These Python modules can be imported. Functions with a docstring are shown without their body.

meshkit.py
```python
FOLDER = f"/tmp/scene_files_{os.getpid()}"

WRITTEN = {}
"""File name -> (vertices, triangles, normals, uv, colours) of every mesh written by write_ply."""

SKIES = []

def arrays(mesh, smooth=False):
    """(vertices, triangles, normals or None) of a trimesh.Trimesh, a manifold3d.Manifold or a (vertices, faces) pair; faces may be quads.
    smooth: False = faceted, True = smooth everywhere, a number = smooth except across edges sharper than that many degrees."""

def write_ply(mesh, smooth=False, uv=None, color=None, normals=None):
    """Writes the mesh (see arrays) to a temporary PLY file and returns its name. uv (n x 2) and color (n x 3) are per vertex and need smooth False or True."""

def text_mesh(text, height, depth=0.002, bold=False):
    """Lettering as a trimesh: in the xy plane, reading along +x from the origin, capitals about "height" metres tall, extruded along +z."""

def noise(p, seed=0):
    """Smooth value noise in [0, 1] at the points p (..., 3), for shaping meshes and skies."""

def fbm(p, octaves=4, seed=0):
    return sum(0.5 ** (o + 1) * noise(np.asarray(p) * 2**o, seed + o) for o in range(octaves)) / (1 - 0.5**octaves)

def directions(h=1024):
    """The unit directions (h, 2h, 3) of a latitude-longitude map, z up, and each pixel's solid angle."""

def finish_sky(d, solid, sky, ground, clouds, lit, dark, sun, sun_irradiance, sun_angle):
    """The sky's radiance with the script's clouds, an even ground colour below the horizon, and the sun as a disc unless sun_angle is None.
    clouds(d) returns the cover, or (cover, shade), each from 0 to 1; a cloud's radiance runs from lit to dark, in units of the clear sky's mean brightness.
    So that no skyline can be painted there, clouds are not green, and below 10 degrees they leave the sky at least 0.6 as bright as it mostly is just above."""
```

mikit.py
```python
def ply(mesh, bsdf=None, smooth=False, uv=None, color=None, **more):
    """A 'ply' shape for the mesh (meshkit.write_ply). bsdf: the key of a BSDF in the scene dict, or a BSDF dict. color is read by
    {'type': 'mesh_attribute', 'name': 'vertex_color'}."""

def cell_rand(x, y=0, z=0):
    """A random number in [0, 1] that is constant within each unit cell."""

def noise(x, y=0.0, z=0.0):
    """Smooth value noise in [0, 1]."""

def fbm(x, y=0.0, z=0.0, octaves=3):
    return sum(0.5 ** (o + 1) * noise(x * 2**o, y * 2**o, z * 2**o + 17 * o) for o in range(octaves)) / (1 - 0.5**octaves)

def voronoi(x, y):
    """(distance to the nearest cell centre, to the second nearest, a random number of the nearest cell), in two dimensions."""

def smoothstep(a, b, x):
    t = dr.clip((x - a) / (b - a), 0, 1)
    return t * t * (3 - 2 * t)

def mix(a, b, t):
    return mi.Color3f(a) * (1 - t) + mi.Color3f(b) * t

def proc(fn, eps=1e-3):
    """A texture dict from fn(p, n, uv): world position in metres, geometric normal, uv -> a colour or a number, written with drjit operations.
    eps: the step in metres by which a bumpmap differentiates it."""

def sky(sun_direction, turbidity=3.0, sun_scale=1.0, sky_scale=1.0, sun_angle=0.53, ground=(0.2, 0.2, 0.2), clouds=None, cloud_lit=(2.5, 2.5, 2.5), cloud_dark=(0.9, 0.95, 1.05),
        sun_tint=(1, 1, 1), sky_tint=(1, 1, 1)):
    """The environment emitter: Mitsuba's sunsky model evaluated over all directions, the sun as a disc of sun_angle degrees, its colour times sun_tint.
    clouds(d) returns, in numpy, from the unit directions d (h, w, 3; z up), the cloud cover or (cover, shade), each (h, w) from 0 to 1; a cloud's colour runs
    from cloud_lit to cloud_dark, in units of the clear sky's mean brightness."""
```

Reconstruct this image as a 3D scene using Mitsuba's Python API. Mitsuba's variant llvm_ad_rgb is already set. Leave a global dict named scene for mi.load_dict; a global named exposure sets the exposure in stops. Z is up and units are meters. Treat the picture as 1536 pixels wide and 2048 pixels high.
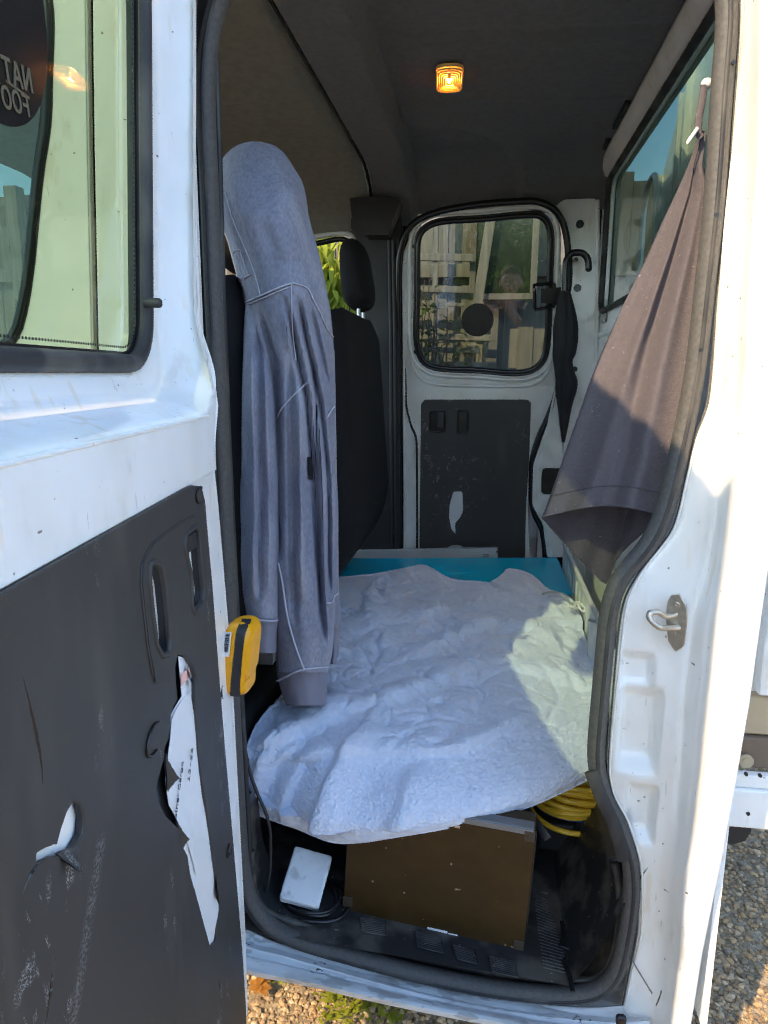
import math, random
import numpy as np, trimesh, manifold3d, shapely
import shapely.geometry as sg
from scipy.interpolate import CubicSpline, PchipInterpolator, RectBivariateSpline
import drjit as dr
import mitsuba as mi
import mikit, meshkit
from mikit import proc, noise, fbm, voronoi, cell_rand, smoothstep, mix

# ------------------------------------------------------------------ camera, sky, exposure
F, CAM = 1420.0, np.array([0.0, 0.0, 1.65])
PITCH, YAW, ROLL = math.radians(11.1), math.radians(8.1), math.radians(0.4)
FWD = np.array([-math.sin(YAW) * math.cos(PITCH), math.cos(YAW) * math.cos(PITCH), -math.sin(PITCH)])
_r = np.cross(FWD, [0, 0, 1.0]); _r /= np.linalg.norm(_r)
_u = np.cross(_r, FWD)
RIGHT, UP = math.cos(ROLL) * _r + math.sin(ROLL) * _u, -math.sin(ROLL) * _r + math.cos(ROLL) * _u
T = mi.ScalarTransform4f
SUN = np.array([-0.569, -0.953, 0.80])
exposure = 4.12
scene = {
    'type': 'scene',
    'camera': {'type': 'perspective', 'fov': math.degrees(2 * math.atan(768 / F)), 'fov_axis': 'x', 'near_clip': 0.005, 'far_clip': 500.0,
               'to_world': T().look_at(origin=CAM.tolist(), target=(CAM + FWD).tolist(), up=UP.tolist())},
    'sky': mikit.sky(SUN.tolist(), turbidity=3, sun_tint=(1.0, 0.91, 0.76), sky_tint=(1.02, 1.0, 1.0), sun_scale=0.34),
}
labels = {}
rng = np.random.default_rng(7)


def at(px, py, n, d):
    """The point of the plane n.X = d that stands at this pixel of the 1536 x 2048 photograph."""
    r = FWD * F + RIGHT * (px - 768) - UP * (py - 1024)
    n = np.asarray(n, float)
    return CAM + r * ((d - n @ CAM) / (n @ r))


aty = lambda px, py, y: at(px, py, (0, 1, 0), y)
atx = lambda px, py, x: at(px, py, (1, 0, 0), x)
atz = lambda px, py, z: at(px, py, (0, 0, 1), z)

# ------------------------------------------------------------------ mesh helpers


def add(key, mesh, bsdf, smooth=False, label=None, cat=None, group=None, kind=None, **kw):
    if isinstance(mesh, (list,)):
        mesh = trimesh.util.concatenate([tm(m) for m in mesh])
    n, k = 0, key
    while k in scene:
        n += 1
        k = f'{key}_{n:03d}'
    scene[k] = mikit.ply(mesh, bsdf, smooth=smooth, **kw)
    if label or cat or group or kind:
        tag(k, label, cat, group, kind)
    return k


def tag(k, label=None, cat=None, group=None, kind=None):
    labels[k] = {a: b for a, b in (('label', label), ('category', cat), ('group', group), ('kind', kind)) if b}


def tm(m):
    if isinstance(m, trimesh.Trimesh):
        return m
    if hasattr(m, 'to_mesh'):
        q = m.to_mesh()
        return trimesh.Trimesh(q.vert_properties[:, :3], q.tri_verts, process=False)
    v, f = np.asarray(m[0], float), np.asarray(m[1], int)
    if f.shape[1] == 4:
        f = np.vstack([f[:, [0, 1, 2]], f[:, [0, 2, 3]]])
    return trimesh.Trimesh(v, f, process=False)


def grid(P, cu=False, cv=False):
    """P (m, n, 3) -> mesh; cu closes the second index, cv the first."""
    P = np.asarray(P, float)
    m, n = P.shape[:2]
    idx = np.arange(m * n).reshape(m, n)
    if cu:
        idx = np.hstack([idx, idx[:, :1]])
    if cv:
        idx = np.vstack([idx, idx[:1]])
    q = np.stack([idx[:-1, :-1], idx[:-1, 1:], idx[1:, 1:], idx[1:, :-1]], -1).reshape(-1, 4)
    return tm((P.reshape(-1, 3), q))


def spl(pts, n, closed=False):
    """n points along a smooth curve through pts."""
    p = np.asarray(pts, float)
    if closed:
        p = np.vstack([p, p[:1]])
    t = np.r_[0, np.cumsum(np.linalg.norm(np.diff(p, axis=0), axis=1) ** 0.7 + 1e-9)]
    if closed:
        return CubicSpline(t, p, bc_type='periodic')(np.linspace(0, t[-1], n, endpoint=False))
    return PchipInterpolator(t, p)(np.linspace(0, t[-1], n))


def even(p, n, closed=False):
    p = np.asarray(p, float)
    if closed:
        p = np.vstack([p, p[:1]])
    t = np.r_[0, np.cumsum(np.linalg.norm(np.diff(p, axis=0), axis=1))]
    s = np.linspace(0, t[-1], n, endpoint=not closed)
    return np.stack([np.interp(s, t, p[:, k]) for k in range(p.shape[1])], 1)


def tube(path, r, seg=10, closed=False, caps=True, flat=None, up=(0.13, 0.21, 0.97)):
    """A tube along path; r a number or one per point; flat = (rx, ry) scale of the section (rx along 'up' x tangent)."""
    p = np.asarray(path, float)
    n = len(p)
    r = np.broadcast_to(np.asarray(r, float), (n,))
    t = np.gradient(p, axis=0) if not closed else (np.roll(p, -1, 0) - np.roll(p, 1, 0))
    t /= np.linalg.norm(t, axis=1, keepdims=True) + 1e-12
    a = np.zeros_like(p)
    ref = np.asarray(up, float)
    if flat is None:
        v = ref - t[0] * (ref @ t[0])
        for i in range(n):
            v = v - t[i] * (v @ t[i])
            v /= np.linalg.norm(v) + 1e-12
            a[i] = v
        fx = fy = 1.0
    else:
        a = ref[None] - t * (t @ ref)[:, None]
        a /= np.linalg.norm(a, axis=1, keepdims=True) + 1e-12
        fy, fx = flat[1], flat[0]
    b = np.cross(t, a)
    th = np.linspace(0, 2 * math.pi, seg, endpoint=False)
    P = p[:, None] + r[:, None, None] * (fy * np.cos(th)[None, :, None] * a[:, None] + fx * np.sin(th)[None, :, None] * b[:, None])
    m = grid(P, cu=True, cv=closed)
    if caps and not closed:
        v, f = list(m.vertices), list(m.faces)
        for base, c, flip in ((0, p[0], False), ((n - 1) * seg, p[-1], True)):
            v.append(c)
            for k in range(seg):
                tri = [len(v) - 1, base + k, base + (k + 1) % seg]
                f.append(tri[::-1] if flip else tri)
        m = trimesh.Trimesh(np.array(v), np.array(f), process=False)
    return m


def rbox(size, r=0.004, c=(0, 0, 0), R=None, seg=8):
    """A box with rounded edges."""
    s = np.asarray(size, float) / 2
    r = min(r, s.min() * 0.98)
    sp = manifold3d.Manifold.sphere(r, seg)
    parts = [sp.translate(((s[0] - r) * a, (s[1] - r) * b, (s[2] - r) * d)) for a in (-1, 1) for b in (-1, 1) for d in (-1, 1)]
    m = tm(manifold3d.Manifold.batch_hull(parts))
    if R is not None:
        m.vertices = m.vertices @ np.asarray(R).T
    m.vertices += np.asarray(c, float)
    return m


def box(lo, hi, r=0.0):
    lo, hi = np.asarray(lo, float), np.asarray(hi, float)
    if r:
        return rbox(hi - lo, r, (lo + hi) / 2)
    m = trimesh.creation.box(hi - lo)
    m.apply_translation((lo + hi) / 2)
    return m


def rot(ax, deg):
    return trimesh.transformations.rotation_matrix(math.radians(deg), ax)[:3, :3]


def rrect(x0, y0, x1, y1, r, n=8):
    """Rounded rectangle outline, counter-clockwise, 4 * n points."""
    out = []
    for cx, cy, s in ((x1 - r, y1 - r, 0), (x0 + r, y1 - r, 90), (x0 + r, y0 + r, 180), (x1 - r, y0 + r, 270)):
        for k in range(n):
            t = math.radians(s + 90 * k / (n - 1))
            out.append((cx + r * math.cos(t), cy + r * math.sin(t)))
    return np.array(out)


def extrude(poly, d):
    return trimesh.creation.extrude_polygon(poly, d, engine='earcut')


def plate(poly, t, origin, ux, uy, bevel=0.0):
    """Polygon with holes in the plane (origin, ux, uy), t thick along ux x uy, its rim softened by a bead of radius bevel."""
    polys = list(poly.geoms) if hasattr(poly, 'geoms') else [poly]
    ux, uy = np.asarray(ux, float), np.asarray(uy, float)
    uz = np.cross(ux, uy)
    ms = []
    for q in polys:
        ms.append(extrude(q.buffer(-bevel * 0.6) if bevel else q, t))
        if bevel:
            for ring in [q.buffer(-bevel).exterior] + [h for h in q.buffer(-bevel).interiors]:
                c = np.array(ring.coords)[:-1]
                c = even(c, max(16, int(ring.length / (bevel * 4))), closed=True) if len(c) > 60 else c
                ms.append(tube(np.c_[c, np.full(len(c), t - bevel)], bevel, 6, closed=True))
    m = trimesh.util.concatenate(ms)
    v = m.vertices
    m.vertices = np.asarray(origin, float) + v[:, :1] * ux + v[:, 1:2] * uy + v[:, 2:] * uz
    return m


def disc(c, n, r, t, seg=20):
    n = np.asarray(n, float) / np.linalg.norm(n)
    m = trimesh.creation.cylinder(r, t, sections=seg)
    m.apply_transform(trimesh.geometry.align_vectors([0, 0, 1], n))
    m.apply_translation(c)
    return m


def vnoise(p, f, seed=0):
    return meshkit.noise(np.asarray(p, float) * f + seed * 17.3)


# ------------------------------------------------------------------ materials


def rgb(*c):
    return {'type': 'rgb', 'value': list(map(float, c))}


def mat(name, color, rough=0.5, spec=0.5, metallic=0.0, bump=None, bscale=0.001, eps=5e-4, two=True, **kw):
    b = {'type': 'principled', 'base_color': rgb(*color) if isinstance(color, (tuple, list)) else color, 'roughness': rough if not callable(rough) else proc(rough), 'specular': spec, 'metallic': metallic, **kw}
    if bump:
        b = {'type': 'bumpmap', 'scale': bscale, 'arbitrary': proc(bump, eps), 'bsdf': b}
    scene[name] = {'type': 'twosided', 'bsdf': b} if two else b
    return name


def specks(p, f, thr, stretch=(1, 1, 1)):
    """Small scattered marks: 0 or 1 with soft rims."""
    return smoothstep(thr, thr + 0.05, fbm(p.x * f * stretch[0], p.y * f * stretch[1], p.z * f * stretch[2], 3))


def f_white(p, n, uv):
    d = fbm(p.x * 9, p.y * 9, p.z * 5, 4)
    grime = smoothstep(0.56, 0.74, fbm(p.x * 46 + 3, p.y * 46, p.z * 20, 4)) * smoothstep(0.48, 0.66, d)
    rust = smoothstep(0.60, 0.72, fbm(p.x * 70, p.y * 70, p.z * 9, 3)) * smoothstep(0.54, 0.66, fbm(p.x * 11 + 5, p.y * 11, p.z * 6, 2))
    scr = smoothstep(0.85, 0.88, fbm(p.x * 230 + p.z * 14, p.y * 230 + 2.0, p.z * 17 - p.x * 9, 2))
    chip = specks(p + 4.0, 95, 0.80)
    c = mix((0.75, 0.75, 0.73), (0.70, 0.69, 0.65), smoothstep(0.42, 0.72, d))
    c = mix(c, (0.44, 0.39, 0.30), grime * 0.22)
    c = mix(c, (0.60, 0.47, 0.28), rust * 0.30)
    c = mix(c, (0.36, 0.34, 0.31), scr * 0.6)
    return mix(c, (0.12, 0.10, 0.09), chip * 0.85)


def f_sill(p, n, uv):
    d = fbm(p.x * 12, p.y * 30, p.z * 30, 4)
    c = mix((0.62, 0.65, 0.66), (0.46, 0.47, 0.46), smoothstep(0.40, 0.70, d))
    scuff = smoothstep(0.63, 0.70, fbm(p.x * 26 + 2, p.y * 60, p.z * 60, 3))
    c = mix(c, (0.33, 0.34, 0.34), scuff * 0.7)
    chip = smoothstep(0.60, 0.66, fbm(p.x * 110, p.y * 110, p.z * 110, 3)) * smoothstep(0.66, 0.70, fbm(p.x * 13 + 7, p.y * 20, 2.0, 2))
    return mix(c, (0.07, 0.065, 0.06), chip)


SC0, SC1 = (0.545, 1.215), (0.470, 1.105)     # a long pale scuff on the door trim, (y, z)


def f_trim(p, n, uv):
    d = fbm(p.x * 6, p.y * 6, p.z * 3, 3)
    c = mix((0.030, 0.029, 0.028), (0.050, 0.047, 0.045), d)
    zone = smoothstep(0.56, 0.68, fbm(p.x * 7 + 2, p.y * 7 + 1, p.z * 5, 2))
    sp = smoothstep(0.50, 0.62, fbm(p.y * 900, p.x * 900, p.z * 620, 2))
    s1 = smoothstep(0.62, 0.72, fbm(p.x * 60, p.y * 60, p.z * 24, 3)) * zone * sp
    s2 = smoothstep(0.68, 0.75, fbm(p.y * 210 + p.z * 60, p.x * 40, p.z * 24, 3)) * zone * sp
    t = dr.clip(((p.y - SC0[0]) * (SC1[0] - SC0[0]) + (p.z - SC0[1]) * (SC1[1] - SC0[1])) / ((SC1[0] - SC0[0]) ** 2 + (SC1[1] - SC0[1]) ** 2), 0, 1)
    off = dr.sqrt(dr.square(p.y - SC0[0] - t * (SC1[0] - SC0[0])) + dr.square(p.z - SC0[1] - t * (SC1[1] - SC0[1])))
    scuff = smoothstep(0.016, 0.002, off) * smoothstep(0.42, 0.62, fbm(p.y * 420, p.x * 420, p.z * 420, 3))
    s2 = s2 + scuff * 0.36
    dust = smoothstep(0.6, 0.85, fbm(p.y * 14, p.x * 14, p.z * 3, 3))
    c = mix(c, (0.085, 0.078, 0.066), dust * 0.45)
    return mix(c, (0.27, 0.265, 0.26), dr.clip(s1 * 0.75 + s2 * 0.75, 0, 1))


def b_grain(p, n, uv):
    return fbm(p.x * 500, p.y * 500, p.z * 500, 2)


def f_floor(p, n, uv):
    d = fbm(p.x * 14, p.y * 14, p.z * 14, 4)
    dirt = smoothstep(0.46, 0.70, d)
    s = smoothstep(0.77, 0.84, fbm(p.x * 110, p.y * 110, p.z * 110, 3))
    c = mix((0.022, 0.022, 0.023), (0.105, 0.094, 0.078), dirt * 0.75)
    return mix(c, (0.28, 0.27, 0.26), s * 0.7)


def f_rubber(p, n, uv):
    d = fbm(p.x * 20, p.y * 20, p.z * 8, 3)
    return mix((0.028, 0.028, 0.030), (0.075, 0.071, 0.064), smoothstep(0.4, 0.75, d))


def f_seal(p, n, uv):
    d = fbm(p.x * 240, p.y * 240, p.z * 160, 3)
    return mix((0.060, 0.059, 0.058), (0.105, 0.100, 0.094), d)


def f_felt(p, n, uv):
    return mix((0.135, 0.137, 0.143), (0.180, 0.182, 0.188), fbm(p.x * 90, p.y * 90, p.z * 90, 3))


def f_felt2(p, n, uv):
    return mix((0.20, 0.193, 0.165), (0.27, 0.262, 0.225), fbm(p.x * 60, p.y * 60, p.z * 60, 3))


def f_hoodie(p, n, uv):
    h = fbm(p.x * 260, p.y * 260, p.z * 120, 3)
    w = smoothstep(0.35, 0.7, fbm(p.x * 16, p.y * 16, p.z * 5, 3))
    c = mix((0.225, 0.235, 0.300), (0.300, 0.308, 0.368), w)
    return c * (0.72 + 0.56 * h)


def b_knit(p, n, uv):
    return fbm(p.x * 420, p.y * 420, p.z * 160, 2)


def f_shirt(p, n, uv):
    h = fbm(p.x * 420, p.y * 420, p.z * 420, 2)
    c = mix((0.086, 0.076, 0.087), (0.132, 0.118, 0.130), h)
    lint = smoothstep(0.80, 0.86, fbm(p.x * 240 + 5, p.y * 240, p.z * 240, 3))
    return mix(c, (0.4, 0.38, 0.38), lint)


def f_towel(p, n, uv):
    h = fbm(p.x * 130, p.y * 130, p.z * 130, 3)
    st = smoothstep(0.66, 0.76, fbm(p.x * 5 + 1.3, p.y * 5 + 4.2, 0.3, 3))
    c = mix((0.62, 0.68, 0.82), (0.80, 0.84, 0.93), h)
    return mix(c, (0.52, 0.50, 0.45), st * 0.35)


def b_towel(p, n, uv):
    return fbm(p.x * 190, p.y * 190, p.z * 190, 3) + 0.9 * fbm(p.x * 70, p.y * 70, p.z * 70, 2)


def f_brown(p, n, uv):
    d = fbm(p.x * 9, p.y * 9, p.z * 9, 4)
    g = fbm(p.x * 30, p.y * 30, p.z * 30, 3)
    c = mix((0.034, 0.018, 0.004), (0.062, 0.033, 0.009), d)
    c = c * (0.85 + 0.3 * g)
    return mix(c, (0.30, 0.22, 0.13), smoothstep(0.79, 0.84, fbm(p.x * 70, p.y * 70, p.z * 70, 3)))


def f_blue(p, n, uv):
    k = dr.abs(dr.sin(p.x * 520 + p.y * 520) * dr.sin(p.x * 520 - p.y * 520))
    return mix((0.0, 0.42, 0.66), (0.0, 0.54, 0.82), k)


def f_wood(p, n, uv):
    b = cell_rand(dr.floor(p.x / 0.084 + 200), 3, 5)
    g = fbm(p.x * 60 + b * 40, p.y * 60, p.z * 3.5, 4)
    k = smoothstep(0.74, 0.80, noise(p.x * 14 + b * 31, p.z * 5, 7))
    c = mix((0.10, 0.096, 0.090), (0.21, 0.20, 0.185), g)
    c = c * (0.75 + 0.45 * b)
    return mix(c, (0.07, 0.05, 0.035), k * 0.6)


def f_ground(p, n, uv):
    a, b, c3 = voronoi(p.x * 60, p.y * 60)
    c = mix((0.22, 0.175, 0.115), (0.42, 0.34, 0.235), c3)
    return c * (0.6 + 0.4 * smoothstep(0.02, 0.2, b - a))


def f_steel(p, n, uv):
    return mix((0.45, 0.40, 0.33), (0.62, 0.58, 0.50), fbm(p.x * 150, p.y * 150, p.z * 150, 3))


mat('white_paint', proc(f_white), 0.22, 0.5, clearcoat=1.0, clearcoat_gloss=0.96)
mat('sill_paint', proc(f_sill), 0.30, 0.5, clearcoat=0.5, clearcoat_gloss=0.9)
mat('door_trim', proc(f_trim), 0.50, 0.4, bump=b_grain, bscale=0.00035)
mat('dark_plastic', (0.022, 0.022, 0.024), 0.45, 0.45)
mat('gloss_black', (0.012, 0.012, 0.013), 0.22, 0.5)
mat('rubber', proc(f_rubber), 0.55, 0.35)
mat('seal_rubber', proc(f_seal), 0.6, 0.35, bump=b_grain, bscale=0.0004)
mat('floor_rubber', proc(f_floor), 0.42, 0.5)
mat('felt', proc(f_felt), 0.9, 0.15)
mat('front_felt', proc(f_felt2), 0.9, 0.15)
mat('seat_cloth', (0.014, 0.014, 0.016), 0.8, 0.25)
mat('hoodie_cloth', proc(f_hoodie), 0.9, 0.1, bump=b_knit, bscale=0.0006, sheen=0.5)
mat('hoodie_rib', (0.23, 0.23, 0.285), 0.9, 0.1, sheen=0.4)
mat('thread', (0.46, 0.465, 0.53), 0.8, 0.2)
mat('shirt_cloth', proc(f_shirt), 0.9, 0.1, sheen=0.4)
mat('towel_cloth', proc(f_towel), 0.95, 0.05, bump=b_towel, bscale=0.0045, eps=8e-4, sheen=0.3)
mat('brown_board', proc(f_brown), 0.42, 0.35)
mat('aluminium', (0.55, 0.55, 0.56), 0.35, 0.5, metallic=0.9)
mat('worn_edging', (0.24, 0.24, 0.245), 0.45, 0.5, metallic=0.5)
mat('steel', proc(f_steel), 0.32, 0.5, metallic=0.85)
mat('blue_plastic', proc(f_blue), 0.32, 0.5)
mat('white_plastic', (0.62, 0.64, 0.62), 0.35, 0.5)
mat('grey_plastic', (0.40, 0.43, 0.45), 0.4, 0.5)
mat('foam', (0.80, 0.82, 0.84), 0.9, 0.1)
mat('yellow_plastic', (0.80, 0.36, 0.004), 0.35, 0.5)
mat('hose_yellow', (0.78, 0.50, 0.04), 0.32, 0.5)
mat('hose_blue', (0.03, 0.10, 0.33), 0.4, 0.5)
mat('paper', (0.72, 0.72, 0.71), 0.6, 0.3)
mat('white_film', (0.66, 0.68, 0.69), 0.30, 0.5)
mat('ink', (0.03, 0.03, 0.05), 0.7, 0.2)
mat('pink_ink', (0.72, 0.42, 0.38), 0.6, 0.3)
mat('cream_ink', (0.11, 0.096, 0.060), 0.6, 0.3)
mat('red_plastic', (0.45, 0.02, 0.02), 0.4, 0.5)
mat('fence_wood', proc(f_wood), 0.85, 0.15)
mat('ground_mat', proc(f_ground), 0.95, 0.1)
mat('stone', {'type': 'mesh_attribute', 'name': 'vertex_color'}, 0.85, 0.2)
mat('bark', (0.10, 0.075, 0.05), 0.9, 0.1)
mat('dark_bronze', (0.055, 0.040, 0.024), 0.45, 0.5)
mat('tan_steel', (0.42, 0.33, 0.21), 0.6, 0.3)
mat('brown_steel', (0.16, 0.115, 0.08), 0.6, 0.3)
for nm, c in (('leaf_bright', (0.24, 0.34, 0.04)), ('leaf_sun', (0.34, 0.40, 0.06)), ('leaf_mid', (0.07, 0.13, 0.03)), ('leaf_dark', (0.045, 0.085, 0.03)), ('leaf_weed', (0.24, 0.27, 0.03)), ('leaf_dry', (0.42, 0.20, 0.05))):
    scene[nm] = {'type': 'principledthin', 'base_color': rgb(*c), 'roughness': 0.5, 'diff_trans': 0.7, 'spec_trans': 0.0, 'eta': 1.4}
scene['tinted_glass'] = {'type': 'thindielectric', 'int_ior': 1.52, 'specular_transmittance': rgb(0.195, 0.285, 0.225)}
scene['privacy_glass'] = {'type': 'thindielectric', 'int_ior': 1.56, 'specular_transmittance': rgb(0.40, 0.47, 0.42)}
scene['clear_glass'] = {'type': 'thindielectric', 'int_ior': 1.52, 'specular_transmittance': rgb(0.90, 0.94, 0.90)}
mat('pane_green', (0.010, 0.017, 0.007), 0.35, 0.4)
mat('skin', (0.48, 0.28, 0.20), 0.5, 0.4)
mat('hair', (0.07, 0.04, 0.02), 0.6, 0.3)
mat('vest', (0.03, 0.035, 0.05), 0.85, 0.2)
mat('jeans', (0.05, 0.06, 0.10), 0.85, 0.2)

# ================================================================== the van
tag('van', 'white crew cab van with its tinted rear side door swung open, seen through the doorway', 'van')

# ---- door opening: seal loop (plane y = 1.28)
SEAL_PX = [(1453, 0), (1446, 150), (1436, 300), (1424, 450), (1407, 600), (1392, 730), (1370, 850), (1349, 945), (1324, 1035), (1288, 1100), (1246, 1150), (1222, 1205), (1211, 1280), (1202, 1380),
           (1194, 1470), (1194, 1535), (1216, 1605), (1245, 1668), (1262, 1735), (1261, 1810), (1249, 1885), (1233, 1940), (1203, 1975), (1150, 1989), (1050, 1985), (950, 1971), (800, 1938), (680, 1906), (600, 1882), (545, 1855),
           (508, 1815), (489, 1760), (480, 1690), (472, 1560), (464, 1400), (456, 1200), (447, 1000), (435, 760), (424, 520), (416, 320), (412, 160), (428, 40), (470, -50), (560, -90), (800, -110), (1100, -130), (1330, -150), (1420, -110)]
seal = spl([aty(x, y, 1.28) for x, y in SEAL_PX], 420, closed=True)
seal = even(seal, 520, closed=True)
add('van__door_seal', tube(seal, 0.0165, 14, closed=True, flat=(1.0, 1.15), up=(0, 1, 0)), 'seal_rubber', smooth=True, label='dusty black rubber seal running round the doorway')
add('van__door_seal__bead', tube(seal + (0, -0.0165, 0), 0.0042, 6, closed=True), 'rubber', smooth=True)
# loose end of the seal at the sill corner
p = [aty(x, y, yy) for x, y, yy in ((1182, 1542, 1.262), (1205, 1600, 1.258), (1232, 1660, 1.258), (1246, 1720, 1.262))]
add('van__door_seal__loose_lip', tube(spl(p, 30), 0.0085, 8, flat=(1.5, .6), up=(0, 1, 0)), 'rubber', smooth=40)

# ---- rear pillar beside the opening: pressed steel, lofted through its crease lines
JY = [-220, 0, 300, 600, 800, 880, 950, 1050, 1150, 1200, 1250, 1330, 1400, 1480, 1540, 1580, 1650, 1750, 1850, 1950, 2040, 2140]
JS = [1466, 1476, 1458, 1430, 1414, 1386, 1370, 1345, 1272, 1246, 1236, 1228, 1222, 1216, 1214, 1220, 1252, 1274, 1272, 1254, 1236, 1213]
J1 = [1484, 1488, 1478, 1455, 1440, 1432, 1425, 1412, 1390, 1372, 1355, 1346, 1340, 1335, 1332, 1330, 1326, 1322, 1320, 1312, 1300, 1280]
J2 = [1500, 1503, 1496, 1476, 1464, 1459, 1453, 1443, 1427, 1413, 1402, 1394, 1387, 1380, 1376, 1371, 1363, 1351, 1346, 1338, 1328, 1312]
J3 = [1516, 1520, 1514, 1496, 1486, 1480, 1474, 1464, 1452, 1444, 1436, 1428, 1420, 1410, 1404, 1398, 1388, 1368, 1362, 1352, 1340, 1324]
J4 = [1528, 1532, 1526, 1510, 1500, 1494, 1488, 1478, 1468, 1460, 1452, 1442, 1432, 1420, 1412, 1406, 1396, 1382, 1376, 1366, 1352, 1336]
NS = 260
ys = np.linspace(-220, 2140, NS)
cols = []
for xs, yy in ((JS, 1.288), (JS, 1.276), (J1, 1.262), (J2, 1.238), (J3, 1.205), (J4, 1.197)):
    f = PchipInterpolator(JY, xs)(ys)
    if yy == 1.276:
        f = f + 6
    cols.append(np.array([aty(a, b, yy) for a, b in zip(f, ys)]))
zz = cols[-1][:, 2]
xc = np.interp(zz, [0.3, 0.6, 0.8, 1.1, 1.6, 2.5], [0.415, 0.428, 0.444, 0.460, 0.470, 0.452])
for x, y in ((-0.008, 1.196), (0.0, 1.203), (0.004, 1.216), (0.004, 1.30)):
    cols.append(np.stack([xc + x, np.full(NS, y), zz], 1))
P = np.stack(cols, 1)
# resample across, keep creases soft, then press the recesses into it
W = [0, .02, .30, .44, .58, .64, .90, .94, .965, 1]
u = np.unique(np.r_[np.linspace(0, 1, 110), W])
Q = PchipInterpolator(W, P, axis=1)(u)
Q[:, :, 1] += 0.0022 * (meshkit.noise(Q * (7, 7, 5)) - 0.5)


def press(Q, px, py, rx, ry, d, pw=4):
    c = aty(px, py, 1.25)
    k = np.exp(-(np.abs((Q[..., 0] - c[0]) / rx) ** pw + np.abs((Q[..., 2] - c[2]) / ry) ** pw))
    Q[..., 1] += d * k


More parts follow.
